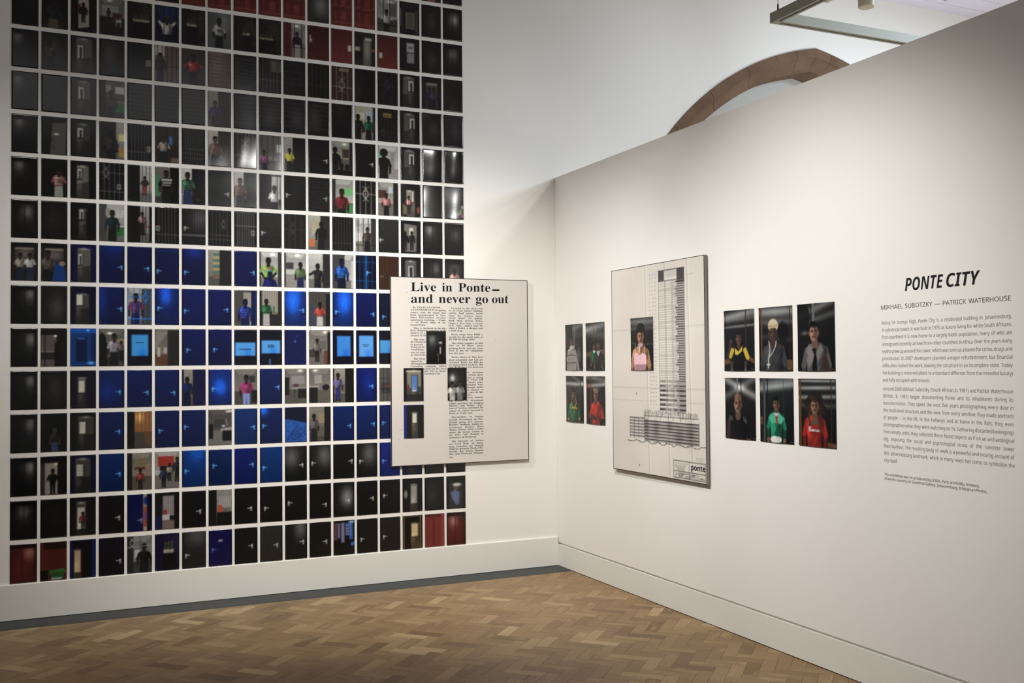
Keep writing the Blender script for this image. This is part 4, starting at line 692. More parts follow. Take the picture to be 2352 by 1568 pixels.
# the rows go on above the top of the picture
for q in range(18):
    T[-1].setdefault(q, lift(.25, .35, words='black lift doors, faint light') if q == 0 else corr() if q == 2 else dark(words='near black hallway wall'))
    T[-2].setdefault(q, lift(.25, .35, words='black lift doors, faint light') if q == 0 else corr() if q == 2 else red(carved=False, words='red panelled door') if q in (5, 6, 9, 12) else dark(words='near black hallway wall'))
# ------------------------------------------------------------------ lettering
def _map(s, up_, lo_, dg_):
    o = ''
    for ch in s:
        if 'A' <= ch <= 'Z': o += chr(up_+ord(ch)-65)
        elif 'a' <= ch <= 'z': o += chr(lo_+ord(ch)-97)
        elif '0' <= ch <= '9' and dg_: o += chr(dg_+ord(ch)-48)
        else: o += ch
    return o
STY = {'serif': (0x1D400, 0x1D41A, 0x1D7CE), 'sans': (0x1D5A0, 0x1D5BA, 0x1D7E2), 'bold': (0x1D5D4, 0x1D5EE, 0x1D7EC), 'boldit': (0x1D63C, 0x1D656, 0x1D7EC), 'script': (0x1D4D0, 0x1D4EA, 0x1D7CE)}
_chars = {}; _glyph = {}; _words = {}
def need(words, sty):
    _chars.setdefault(sty, set()).update(c for w in words for c in w)
    for w in words: _words[(w, sty)] = None
def bake_words():
    """outline every character once (set between two H on a line of its own), then set words from the outlines"""
    obs = []
    for sty in _chars:
        chs = sorted(_chars[sty]-{'H'}); H = _map('H', *STY[sty])
        cu = bpy.data.curves.new('t', 'FONT'); cu.body = chr(10).join([H, H+H]+[H+_map(c, *STY[sty])+H for c in chs]); cu.size = 1; cu.resolution_u = 3; cu.space_line = 3
        o = bpy.data.objects.new('t', cu); col.objects.link(o); obs.append((sty, chs, o, cu))
    bpy.context.view_layer.update(); dg = bpy.context.evaluated_depsgraph_get()
    for sty, chs, o, cu in obs:
        me = o.evaluated_get(dg).to_mesh(); n = len(me.vertices); co = np.empty(n*3)
        me.vertices.foreach_get('co', co); co = co.reshape(-1, 3)[:, :2]
        par = list(range(n))
        def find(v):
            while par[v] != v: par[v] = par[par[v]]; v = par[v]
            return v
        for p in me.polygons:
            q = list(p.vertices)
            for v in q[1:]: par[find(v)] = find(q[0])
        isl = {}
        for p in me.polygons: isl.setdefault(find(p.vertices[0]), []).append(tuple(p.vertices))
        lines = {}
        for fs in isl.values():
            ids = list({v for q in fs for v in q}); lines.setdefault(int(round(-(co[ids, 1].mean()-.3)/3)), []).append((co[ids, 0].min(), co[ids, 0].max(), fs))
        x0, x1, hf = lines[0][0]; hw = x1-x0; adv = max(t[1] for t in lines[1])-hw-x0
        for i, c in [(0, 'H')]+[(j+2, c) for j, c in enumerate(chs)]:
            base = -3.0*i
            if i == 0: sel, a_, off = hf, adv, x0
            else:
                xm = max(t[1] for t in lines[i])
                sel = [q for t in lines[i] if not (abs(t[0]-x0) < .004 and abs(t[1]-x1) < .004) and not (abs(t[1]-xm) < .004 and abs(t[1]-t[0]-hw) < .004) for q in t[2]]
                a_ = xm-hw-(x0+adv); off = x0+adv
            ids = sorted({v for q in sel for v in q}); mp = {v: k for k, v in enumerate(ids)}
            _glyph[(c, sty)] = ((co[ids]-np.array([off, base])) if ids else np.zeros((0, 2)), [tuple(mp[v] for v in q) for q in sel], a_)
        o.evaluated_get(dg).to_mesh_clear(); bpy.data.objects.remove(o); bpy.data.curves.remove(cu)
    for (w, sty) in _words:
        V = []; Fs = []; x = 0.0; nb = 0
        for c in w:
            g, fs, a_ = _glyph[(c, sty)]
            if len(g): V.append(g+np.array([x, 0])); Fs += [tuple(nb+k for k in q) for q in fs]; nb += len(g)
            x += a_
        V = np.concatenate(V); V = V-np.array([V[:, 0].min(), 0]); _words[(w, sty)] = (V, Fs, V[:, 0].max())
CAPH = {}
class Letters:
    """flat lettering in a local frame: x right, z up, facing -y"""
    def __init__(s): s.v = []; s.f = []
    def word(s, w, sty, x, z, cap, xs=1.0, width=None, tilt=0.0, d=0.0):
        co, fs, wd = _words[(w, sty)]; k = cap/CAPH[sty]; kx = width/wd if width else k*xs
        b = len(s.v)
        for (a, h) in co: s.v.append((x+a*kx, -d, z+h*k+tilt*(a*kx)))
        s.f += [tuple(b+i for i in q) for q in fs]
        return wd*kx
    def just(s, text, sty, x0, x1, z, cap, xs=1.0, justify=True, right=False, d=0.0):
        ws = text.split(); k = cap/CAPH[sty]
        wd = [_words[(w, sty)][2]*k*xs for w in ws]; sp = .34*k*xs
        free = (x1-x0)-sum(wd)
        if justify and len(ws) > 1: sp = free/(len(ws)-1)
        if sp < .2*k*xs and len(ws) > 1:
            q = ((x1-x0)-.22*k*xs*(len(ws)-1))/sum(wd); xs *= q; wd = [w*q for w in wd]; sp = .22*k*xs/q
        x = x0 if not right else x1-sum(wd)-sp*(len(ws)-1)
        for w, q in zip(ws, wd): s.word(w, sty, x, z, cap, xs, d=d); x += q+sp
    def build(s, name, mat_, parent): return link(name, mesh_of(name, s.v, s.f, mat_), parent)
def fit_xs(lines, sty, cap, gap=.2):
    """largest common glyph width at which every (text, width) line still fits"""
    k = cap/CAPH[sty]; return min(wd/(sum(_words[(w, sty)][2] for w in t.split())*k+gap*k*(len(t.split())-1)) for t, wd in lines)

NEWS1 = [(290, .06, 'By TANJA GLAVOVIC', 0), (310, 0, 'A CONVENIENCE shopping', 1), (330, 0, 'centre with 40 shops has', 1), (349, 0, 'been incorporated in Nas-', 1), (368, 0, "bou's R10-million circular", 1), (387, 0, 'apartment building — Ponte', 1), (405, 0, '— on Berea ridge in Jo-', 1), (425, 0, 'hannesburg.', 0),
 (450, .08, 'This is believed to be the', 1), (467, 0, 'first shopping complex of its', 1), (487, 0, 'kind to be a', 0), (506, 0, 'project in th', 0), (537, .08, 'The conc', 0), (555, 0, 'development', 0), (576, 0, 'to provide', 0), (595, 0, 'living in th', 0), (614, 0, 'everything', 0), (636, 0, 'way of com', 0), (655, 0, 'as entertain', 0),
 (685, .08, 'The shop', 0), (704, 0, 'signed by', 0), (723, 0, 'Development Consultants, a', 1), (743, 0, 'Canadian company which', 1), (763, .36, 'nsible for the shop', 1), (781, .38, 'the Firs in Rose-', 1), (801, .38, 'Sandton City.', 0)]
NEWS2 = [(297, .07, 'Included in the shops will', 1), (315, 0, 'be an estate agency, building', 1), (335, 0, 'society, food market, bottle', 1), (355, 0, 'store, dry cleaners, home-', 1), (373, 0, 'movie depot, art gallery,', 1), (393, 0, 'book shop, several clothes', 1), (413, 0, 'shops, a shoe shop, a record,', 1), (431, 0, 'hi-fi, radio, camera and TV', 1), (450, 0, 'shop, a florist, a chemist and', 1), (470, 0, 'a fruit shop.', 0),
 (499, .07, 'Rents range from R100 a', 1), (519, 0, 'month for the small units to', 1), (537, 0, 'R2 500 for large units.', 0), (567, .07, 'The entire complex of 464', 1), (585, 0, 'flats on 43 floors, seven', 1), (606, 0, 'parking levels, and one retail', 1), (624, 0, 'level is due for completion', 1), (644, 0, 'late this year.', 0),
 (674, .07, 'Twelve floors of flats have', 1), (695, 0, 'been completed and 125 are', 1), (714, 0, 'occupied. Rents are R85 for', 1), (733, 0, 'an unfurnished bachelor flat', 1), (751, 0, 'and R100 for a two-bedroom', 1), (793, .53, 'cs, chairman', 1), (811, .57, 'letting agent', 1), (833, .53, 'orts a strong', 1), (850, .53, 'ts. There will', 1), (869, .57, 'luxury pent-', 1), (888, .53, 'timated rent-', 1), (908, .53, 'though build-', 1), (928, .53, 'et started on', 1), (946, .53, 's says he has', 1), (966, .53, 'ries.', 0), (985, .53, 'reira, manag-', 1),
 (1010, 0, 'ing director of Mercabank', 1), (1030, 0, '(which provided the bridging', 1), (1047, 0, 'finance) and deputy chair-', 1), (1066, 0, 'man of Nasbou, calculates the', 1), (1086, 0, 'return on capital invested in', 1), (1105, 0, 'Ponte at 11 per cent.', 0), (1135, .07, 'Shareholders in Nasbou', 1), (1155, 0, 'include: Mercabank, the Mio-', 1), (1175, 0, 'downik group, JCI, Santam,', 1), (1193, 0, 'Rennies, Nedbank, Japhet In-', 1), (1213, 0, 'ternational Finance, River', 1), (1231, 0, '(Bonac Illman which is listed', 1), (1251, 0, 'under the metals section of', 1), (1270, 0, 'the JSE), and Monbou (a', 1), (1290, 0, 'subsidiary of Mondorp).', 0),
 (1320, .07, 'The directors of Nasbou', 1), (1340, 0, 'are: Cyril Reid, Alf Blum-', 1), (1360, 0, 'berg, Cornelius van Niekerk,', 1), (1378, 0, 'Maurice Bernack, Moshe Mio-', 1), (1398, 0, 'downik, Roy Justus, Reuben', 1), (1417, 0, 'Sive and Frederick Wolmar-', 1), (1440, 0, 'ans.', 0)]
PARA1 = ['Rising 54 storeys high, Ponte City is a residential building in Johannesburg.', 'A cylindrical tower, it was built in 1976 as luxury living for white South Africans.', 'Post-apartheid it is now home to a largely black population, many of who are', 'immigrants recently arrived from other countries in Africa. Over the years many', 'myths grew up around the tower, which was seen as a haven for crime, drugs and', 'prostitution. In 2007 developers planned a major refurbishment, but financial', 'difficulties halted the work, leaving the structure in an incomplete state. Today', 'the building is restored (albeit to a standard different from the intended luxury)', 'and fully occupied with tenants.']
PARA2 = ['Around 2008 Mikhael Subotzky (South African, b. 1981) and Patrick Waterhouse', '(British, b. 1981) began documenting Ponte and its inhabitants during its', 'transformation. They spent the next five years photographing every door in', 'the multi-level structure and the view from every window; they made portraits', 'of people – in the lift, in the hallways and at home in the flats, they even', 'photographed what they were watching on TV. Gathering discarded belongings', 'from empty units, they collected these found objects as if on an archaeological', 'dig, exposing the social and psychological strata of the concrete tower', 'floor-by-floor. The resulting body of work is a powerful and moving account of', 'this Johannesburg landmark, which in many ways has come to symbolise the', 'city itself.']
CRED = ['This exhibition was co-produced by LE BAL, Paris and FoMu, Antwerp.', 'All works courtesy of Goodman Gallery, Johannesburg, © Magnum Photos.']
for q in NEWS1+NEWS2: need(q[2].split(), 'serif')
need(['Live', 'in', 'Ponte', 'and', 'never', 'go', 'out', 'H'], 'serif')
for q in PARA1+PARA2: need(q.split(), 'sans')
need(['MIKHAEL', 'SUBOTZKY', '—', 'PATRICK', 'WATERHOUSE', 'H'], 'sans')
for q in CRED: need(q.split(), 'sans')
need(['PONTE', 'CITY', 'H'], 'boldit'); need(['ponte', 'H', 'Glam', 'Rock', 'FUTURE', 'SLICK', 'GLOBAL', 'FUSION', 'Moroccan', 'Delight', 'SOUTH', 'AFRICA', '1'], 'bold'); need(['Guess', 'H'], 'script')
bake_words()
for sty in STY: CAPH[sty] = _words[('H', sty)][0][:, 1].max()

# ------------------------------------------------------------------ sheets of photographic paper
LF = 1.22                                   # print ink is set for the light that falls on the wall
def sheet_mesh(w, h, cv, mat_, dep, gain=1.0):
    """dep(u, v) -> distance of the paper from the wall; u right, v down in 0..1"""
    ny, nx = cv.X.shape; U = cv.X; Vv = cv.Y/cv.H; D = dep(U, Vv)
    co = np.stack([(U-.5)*w, -D, (1-Vv)*h], -1).reshape(-1, 3)
    c = np.clip(lin(np.clip(cv.im, 0, 255))/LF*gain, 0, .9).reshape(-1, 3)
    idx = np.arange(ny*nx).reshape(ny, nx)
    q = np.stack([idx[1:, :-1], idx[1:, 1:], idx[:-1, 1:], idx[:-1, :-1]], -1).reshape(-1, 4)
    # paper edge: a rim turned back from the border
    ring = np.concatenate([idx[-1, :-1], idx[::-1, -1][:-1], idx[0, ::-1][:-1], idx[:-1, 0]])
    rim = co[ring].copy(); rim[:, 1] += .0012; nb = len(co); k = len(ring); a = np.arange(k); bq = (a+1) % k
    q2 = np.stack([ring[bq], ring[a], nb+a, nb+bq], -1)
    co = np.concatenate([co, rim]); c = np.concatenate([c, np.tile([[.55, .54, .52]], (k, 1))]); q = np.concatenate([q, q2])
    me = bpy.data.meshes.new('photo_print'); me.vertices.add(len(co)); me.loops.add(q.size); me.polygons.add(len(q))
    me.vertices.foreach_set('co', co.astype(np.float32).ravel()); me.loops.foreach_set('vertex_index', q.astype(np.int32).ravel())
    me.polygons.foreach_set('loop_start', (np.arange(len(q))*4).astype(np.int32)); me.polygons.foreach_set('use_smooth', np.ones(len(q), bool))
    at = me.attributes.new('ink', 'FLOAT_COLOR', 'POINT'); at.data.foreach_set('color', np.c_[c, np.ones(len(c))].astype(np.float32).ravel())
    me.materials.append(mat_); me.update(); me.validate(); return me

GX, GP, GW, GZ, GPZ, GH = -.74732, .164317, .147336, .21877, .260323, .23322
ORD = ['', 'first', 'second', 'third', 'fourth', 'fifth', 'sixth', 'seventh', 'eighth', 'ninth', 'tenth', 'eleventh', 'twelfth', 'thirteenth', 'fourteenth', 'fifteenth', 'sixteenth', 'seventeenth', 'eighteenth']
pm = MB()
for sx in (-1, 1):
    for z in (.007, GH-.007): pm.cyl((sx*(GW/2-.007), -.0035, z), (sx*(GW/2-.007), -.0055, z), .0013, n=6)
PINS = pm.mesh('pin_heads', M_PIN)
rp = random.Random(11)
n_prints = 0
for row in range(-2, 14):
    cells = T[row]; items = sorted(cells.items()) if isinstance(cells, dict) else enumerate(cells)
    for c_, spec in items:
        words, nx, paint = spec[:3]
        cv = Cv(GW/GH, nx, (row+3)*31+c_); paint(cv); cv.finish()
        cv.im += 2.0*cv.rng.normal(0, 1, cv.X.shape)[..., None]
        # paper that is not quite flat: more so in the upper rows at the partition end
        wav = .00022+.0021*math.exp(-((row-2.8)/1.6)**2-((c_-16.6)/1.4)**2)+.0009*math.exp(-((row-3)/1.0)**2-((c_-8.0)/1.4)**2)
        k1 = rp.uniform(3, 6); ph = rp.uniform(0, 6); bow = wav*1.6; tw = rp.uniform(-.4, .4)*wav
        dep = lambda U, V: .0022+wav*(1+np.sin(k1*U+ph+1.3*V))*.5+bow*(2*np.abs(U-.5))**2+bow*(2*np.abs(V-.5))**3+tw*(U-.5)*(V-.5)*2+tw*.5*0+abs(tw)*.5
        me = sheet_mesh(GW, GH, cv, M_PHOTO, dep)
        x = GX-(17-c_)*GP-GW/2; z = GZ+(13-row)*GPZ
        lab = 'print of '+words+', '+ORD[14-row]+' row above skirting, '+ORD[18-c_]+' from partition'
        o = link('photo_print', me, None, (x+rp.uniform(-.0006, .0006), 0, z+rp.uniform(-.0006, .0006)))
        tag(o, lab, 'photograph', 'photo prints pinned in a grid on the wall'); n_prints += 1
        if row >= 4 or (row+c_) % 3 == 0: tag(link('pin_heads', PINS, o), kind='stuff')
        if len(spec) > 3 and spec[3][4]:
            x0, y0, x1, y1, txt = spec[3]; L = Letters(); cap = .0068 if x1-x0 < .8 else .0078
            for i, t in enumerate(txt):
                ws = t.split(); tot = sum(_words[(w, 'bold')][2] for w in ws)*cap/CAPH['bold']+.003*(len(ws)-1)
                xx = -tot/2+((x0+x1)/2-.5)*GW-(.004 if len(ws[0]) > 6 and i >= 0 and x1-x0 < .75 else 0); zz = GH*(1-(y0+(y1-y0)*(.36 if len(txt) < 2 and x1-x0 < .8 else .5))*GW/GH)-(i-.5*(len(txt)-1))*.0115-cap/2+(.007 if len(txt) > 1 else 0)
                for w in ws: xx += L.word(w, 'bold', xx, zz, cap, d=.0052)+.003
            tag(L.build('sign_lettering', M_INK, o), 'dark words on the paper sign')

# ------------------------------------------------------------------ portraits
PW, PH = .267, .338
def face(c, x, y, s, sk, look=0.0):
    d1 = tuple(v*.55 for v in sk); hi = tuple(min(255, v*1.35) for v in sk)
    c.ell(x-.32*s, y-.5*s, .4*s, .35*s, hi, .35); c.ell(x-.4*s, y+.35*s, .25*s, .3*s, hi, .35); c.ell(x+.5*s, y+.2*s, .42*s, 1.0*s, d1, .5)
    for sx in (-1, 1):
        c.line(x+sx*.62*s, y-.2*s, x+sx*.18*s, y-.25*s, .035*s, (22, 16, 14), .85); c.ell(x+sx*.38*s, y-.02*s, .26*s, .15*s, d1, .4); c.ell(x+sx*.38*s, y, .17*s, .075*s, (132, 120, 110)); c.ell(x+sx*.38*s+look*s, y, .085*s, .09*s, (12, 10, 10))
    c.ell(x, y+.38*s, .22*s, .16*s, d1, .55); c.ell(x-.04*s, y+.2*s, .09*s, .3*s, hi, .4)
    c.ell(x, y+.72*s, .34*s, .12*s, tuple(v*.5 for v in sk)); c.ell(x, y+.79*s, .28*s, .07*s, (116, 74, 64), .8)
def liftbg(c, bands, seams=(), rail=None, base=(34, 34, 34)):
    c.vgrad(tuple(v*1.15 for v in base), tuple(v*.5 for v in base))
    for (yy, hh, k, sl) in bands:
        g = np.exp(-((c.Y-yy-sl*(c.X-.5))/hh)**2)[..., None]; c.im = c.im+g*np.array([150, 149, 146])*k
    c.im *= (1-.25*np.abs(c.X-.5))[..., None]
    for (xx, w, cl) in seams: c.rect(xx-w, 0, xx+w, c.H, cl)
    if rail:
        for q in rail: c.poly(q, (104, 74, 44)); 
def P1(c):
    liftbg(c, ((.12, .1, .5, -.2), (.32, .12, .25, -.1)), ((.52, .02, (120, 118, 116)), (.48, .006, (20, 20, 20)))); c.ell(.22, .18, .2, .22, (26, 26, 26)); c.glow(.78, .85, .15, .25, (70, 68, 66), 1)
    person(c, .38, .47, .105, (150, 144, 138), long=True, skin=(111, 83, 67), pants=(150, 144, 138)); c.poly([(.12, .72), (.6, .72), (.64, c.H), (.1, c.H)], (146, 140, 134)); c.line(.1, .86, .36, .83, .008, (30, 28, 28)); c.line(.36, .83, .62, .86, .008, (30, 28, 28)); c.line(.1, 1.06, .62, 1.05, .008, (30, 28, 28))
    for i in range(5): c.line(.2+.08*i, .9, .16+.09*i, c.H, .005, (100, 95, 90))
    c.poly([(.24, .62), (.38, .72), (.54, .62), (.5, .58), (.28, .58)], (170, 165, 158)); face(c, .38, .47, .105, (111, 83, 67)); c.cap(.66, .95, .78, 1.25, .05, .06, (138, 132, 126))
def P2(c):
    liftbg(c, ((.12, .1, .6, -.1), (.3, .14, .35, .1)), ((.42, .012, (112, 82, 50)), (.97, .015, (112, 84, 52))), ([(0, .78), (1, .7), (1, .82), (0, .92)],)); c.rect(0, .92, 1, c.H, (18, 18, 18), .8)
    person(c, .455, .62, .07, (32, 104, 66), skin=(127, 88, 70), pants=(30, 30, 34)); person(c, .67, .60, .08, (46, 48, 50), skin=(130, 91, 72), pants=(28, 28, 30))
    c.poly([(.38, .74), (.46, .82), (.52, .74)], (206, 206, 202)); c.poly([(.56, .76), (.67, .9), (.8, .74)], (150, 160, 164)); face(c, .455, .62, .07, (127, 88, 70)); face(c, .67, .6, .08, (130, 91, 72))
def P3(c):
    liftbg(c, ((.22, .06, .85, .02), (.05, .05, .4, .3), (.4, .12, .2, 0)), ((.84, .012, (16, 16, 16)), (.8, .005, (120, 120, 118))))
    person(c, .43, .52, .125, (34, 104, 66), skin=(127, 96, 78), pants=(34, 104, 66), lean=.02); c.ring(.45, .72, .135, .012, (206, 164, 60)); c.ell(.45, .69, .125, .09, (88, 66, 54)); c.rect(.1, 1.17, .2, 1.2, (206, 164, 60)); c.rect(.72, 1.14, .82, 1.17, (206, 164, 60)); c.cap(.43, .62, .43, .76, .07, .075, (58, 44, 36)); face(c, .43, .52, .125, (127, 96, 78))
def P4(c):
    liftbg(c, ((.24, .06, .8, -.05), (.06, .08, .5, .1)), ((.26, .018, (112, 82, 56)), (.22, .008, (20, 18, 18)))); c.ell(.08, .27, .05, .05, (150, 30, 30)); [c.rect(.04+.06*j, .5+.07*i, .07+.06*j, .53+.07*i, (96, 40, 36)) for i in range(9) for j in range(2)]
    person(c, .5, .47, .125, (164, 50, 38), long=True, skin=(130, 96, 78), pants=(150, 40, 30), arms='fold', lean=.04); face(c, .5, .47, .125, (130, 96, 78), .03); c.ell(.53, .375, .135, .075, (122, 104, 84)); c.poly([(.36, .34), (.48, .3), (.5, .38), (.38, .4)], (140, 122, 100)); c.poly([(.38, .66), (.52, .78), (.66, .64), (.72, .72), (.54, .86), (.34, .74)], (176, 58, 44)); c.cap(.34, 1.06, .52, 1.12, .06, .045, (70, 52, 44)); [c.cap(.34, 1.04+.035*i, .22, 1.02+.04*i, .018, .014, (76, 56, 48)) for i in range(4)]
def P5(c):
    liftbg(c, ((.1, .09, .55, 0), (.26, .05, .3, 0), (.62, .03, .25, .05)), ()); hr = (16, 13, 13)
    c.ell(.46, .36, .2, .22, hr); c.cap(.33, .35, .3, .7, .07, .05, hr); c.cap(.6, .35, .62, .66, .07, .06, hr); sk = (168, 122, 90)
    person(c, .45, .43, .155, sk, skin=sk, pants=(206, 156, 160), bare=True, hair=hr); c.ell(.46, .25, .165, .12, hr); c.rect(.31, .2, .62, .36, hr); face(c, .45, .46, .14, sk)
    c.poly([(.14, .88), (.28, .84), (.4, .9), (.54, .84), (.7, .9), (.72, 1.06), (.66, c.H), (.18, c.H)], (216, 176, 180)); c.rect(.2, 1.12, .68, c.H, (128, 92, 100), .6); c.line(.2, .64, .2, .86, .008, (220, 190, 186)); c.line(.63, .64, .63, .86, .008, (220, 190, 186)); c.poly([(.3, .62), (.6, .62), (.5, .7), (.4, .7)], (176, 150, 156)); c.poly([(.36, .68), (.44, .7), (.42, .84), (.38, .84)], (200, 182, 190)); c.noise(.05)
def P6(c):
    liftbg(c, ((.1, .08, .7, -.1), (.34, .03, .6, -.03), (.2, .06, .3, -.05)), ((.73, .014, (70, 50, 34)), (.05, .006, (14, 14, 14))), ([(0, 1.03), (.3, 1.0), (.3, 1.1), (0, 1.14)], [(.72, .92), (1, 1.02), (1, 1.12), (.72, 1.02)]))
    c.cap(.14, .98, .22, .68, .055, .04, (70, 50, 40)); c.ell(.23, .66, .055, .06, (84, 60, 48)); person(c, .49, .58, .095, (14, 14, 15), skin=(114, 85, 70), pants=(12, 12, 13)); c.cap(.28, .84, .22, .96, .06, .05, (190, 166, 60)); c.cap(.7, .84, .78, .98, .06, .06, (190, 166, 60)); c.poly([(.36, .78), (.48, .86), (.62, .74), (.6, .86), (.46, .94), (.36, .92)], (196, 172, 66)); face(c, .49, .58, .095, (114, 85, 70))
def P7(c):
    liftbg(c, ((.1, .1, .75, .0), (.3, .07, .4, 0), (.62, .06, .2, .1)), ((.08, .022, (112, 84, 50)), (.04, .01, (14, 14, 14)), (.93, .012, (60, 44, 32))), ([(.76, 1.03), (1, 1.05), (1, 1.24), (.76, 1.24)],))
    c.ell(.72, .5, .16, .2, (14, 14, 14), .6); person(c, .43, .49, .135, (66, 66, 68), long=True, skin=(104, 78, 65), pants=(56, 56, 58), lean=.02); c.ell(.435, .37, .152, .135, (196, 180, 148)); c.ell(.43, .53, .118, .165, (80, 60, 50)); face(c, .43, .52, .125, (104, 78, 65)); c.poly([(.28, .34), (.59, .34), (.585, .42), (.29, .42)], (184, 166, 134)); c.line(.3, .38, .57, .38, .006, (150, 132, 104))
    for i in range(15): t = i/14; c.ell(.3+.03*math.sin(t*3), .68+.3*t, .012, .012, (206, 204, 196)); c.ell(.52-.2*t*t, .68+.3*t, .012, .012, (206, 204, 196))
    c.line(.3, 1.0, .29, 1.2, .012, (210, 208, 200)); c.line(.25, 1.14, .34, 1.14, .012, (210, 208, 200))
def P8(c):
    liftbg(c, ((.1, .08, .5, -.3), (.3, .06, .35, -.2)), ((.44, .03, (112, 112, 110)), (.38, .01, (18, 18, 18)))); c.ell(.15, .25, .2, .25, (20, 20, 20), .8); c.glow(.2, .55, .1, .04, (80, 78, 76), 1)
    person(c, .45, .53, .135, (92, 88, 88), long=True, skin=(156, 119, 98), pants=(30, 29, 29), lean=.06); c.poly([(.36, .86), (.5, .84), (.54, c.H), (.42, c.H)], (16, 16, 17)); c.poly([(.32, .74), (.46, .96), (.4, 1.15), (.24, .9)], (128, 122, 120)); c.poly([(.62, .74), (.5, .94), (.56, 1.1), (.7, .86)], (120, 114, 112)); face(c, .45, .53, .13, (161, 122, 101)); c.cap(.74, 1.05, .82, 1.25, .07, .06, (70, 52, 42))
def P9(c):
    liftbg(c, ((.2, .09, .75, .35), (.2, .09, .45, -.4)), ((.42, .02, (120, 120, 118)), (.54, .012, (16, 16, 16))))
    person(c, .43, .53, .14, (14, 14, 15), skin=(145, 109, 88), pants=(13, 13, 14), bare=False); c.cap(.12, .92, .1, 1.25, .07, .06, (66, 50, 40)); face(c, .43, .54, .135, (145, 109, 88)); c.ell(.43, .42, .125, .11, (112, 84, 68)); c.ell(.39, .38, .05, .04, (150, 120, 104), .6); face(c, .43, .54, .135, (146, 109, 88)); [c.line(.14+.03*i, .8, .16+.03*i, .88, .008, (120, 120, 118)) for i in range(4)]; [c.line(.62+.03*i, .8+.02*i, .62+.03*i, .88+.02*i, .008, (120, 120, 118)) for i in range(4)]
def P10(c):
    liftbg(c, ((.16, .08, .75, -.1), (.05, .06, .3, -.1)), ((.14, .03, (84, 86, 84)), (.24, .012, (18, 18, 18)), (.72, .004, (70, 72, 70))), ([(0, .78), (.08, .76), (.08, .92), (0, .94)],), (36, 40, 40))
    person(c, .5, .5, .10, (40, 122, 98), long=True, skin=(127, 93, 75), pants=(34, 100, 80)); c.poly([(.26, .78), (.42, .68), (.5, .86), (.36, .9)], (84, 168, 142)); c.poly([(.74, .78), (.58, .68), (.5, .86), (.64, .9)], (84, 168, 142)); c.poly([(.42, .68), (.58, .68), (.5, .8)], (190, 180, 184)); c.poly([(.47, .74), (.54, .74), (.53, .9), (.49, .9)], (170, 50, 40)); c.ell(.44, 1.2, .12, .07, (206, 204, 198)); c.ell(.56, 1.2, .1, .06, (196, 194, 188)); c.line(.48, 1.2, .5, c.H, .03, (206, 204, 198)); face(c, .5, .5, .10, (127, 93, 75))
def P11(c):
    liftbg(c, ((.04, .03, .7, .0), (.17, .04, .75, -.02), (.34, .04, .7, -.03), (.5, .05, .3, 0)), ((.05, .025, (112, 76, 40)), (.88, .012, (70, 48, 34))), ([(.78, 1.16), (1, 1.18), (1, 1.26), (.78, 1.26)],), (36, 38, 38)); hr = (46, 37, 32)
    for i in range(16): a = i/15; c.ell(.28+.05*math.sin(i*2.3), .4+.48*a, .07, .05, (40+16*(i % 2), 32+12*(i % 2), 28+9*(i % 2))); c.ell(.62+.05*math.sin(i*1.9), .4+.55*a, .07, .05, (40+16*(i % 2), 32+12*(i % 2), 28+9*(i % 2)))
    c.ell(.45, .38, .2, .16, hr); person(c, .44, .5, .115, (158, 44, 34), long=True, skin=(145, 106, 85), pants=(150, 40, 30), hair=hr); c.ell(.45, .82, .11, .11, (108, 80, 64)); c.poly([(.3, .86), (.6, .86), (.6, .95), (.3, .95)], (158, 44, 34)); face(c, .44, .51, .11, (153, 111, 91)); c.ell(.38, .36, .08, .06, (74, 60, 50), .6)
    for i in range(10): c.ell(.3+.02*math.sin(i), .5+.045*i, .03, .03, (66, 54, 45), .8); c.ell(.58+.02*math.sin(i*2), .5+.05*i, .035, .03, (62, 50, 42), .8)
PORT = [(P1, .156, 1.460, 'portrait print of person in long pale ribbed shirt, left of tower drawing'), (P2, .4695, 1.460, 'portrait print of two schoolchildren, one in green cardigan'), (P3, .161, 1.084, 'portrait print of person in green shirt with yellow collar'), (P4, .4695, 1.084, 'portrait print of person in red shirt and beige cap'),
 (P6, 2.091, 1.460, 'portrait print of person with yellow collar and raised hand'), (P7, 2.399, 1.460, 'portrait print of person in cream beanie with white beads'), (P8, 2.706, 1.460, 'portrait print of person in grey satin shirt, nearest wall text'), (P9, 2.093, 1.084, 'portrait print of person in black sleeveless top'), (P10, 2.399, 1.084, 'portrait print of person in teal green jacket with white knot'), (P11, 2.706, 1.084, 'portrait print of long haired person in red top')]
RZ = -math.pi/2
def portrait(fn, loc, label, seed, group, rz=RZ, bow=.004):
    cv = Cv(PW/PH, 84, seed); fn(cv); cv.finish(.84, .4); cv.im = 255*np.clip(cv.im/255*1.12, 0, 1)**1.22; cv.im += 2*cv.rng.normal(0, 1, cv.X.shape)[..., None]
    dep = lambda U, V: .003+bow*.35*np.sin(U*3.1416)*(V**2)+bow*.6*np.maximum(V-.75, 0)*2*np.sin(U*3.1416)+bow*.25*(1-np.sin(V*3.1416))
    o = link('portrait_print', sheet_mesh(PW, PH, cv, M_PORT, dep, 1.05), None, loc, rz); tag(o, label, 'photograph', group)
    for sx in (-1, 1):
        for z in (.008, PH-.008):
            MB().cyl((sx*(PW/2-.006), -.0004, z), (sx*(PW/2-.006), -.020, z+.003), .0009, n=6).build('pin', M_PIN, o)
    return o
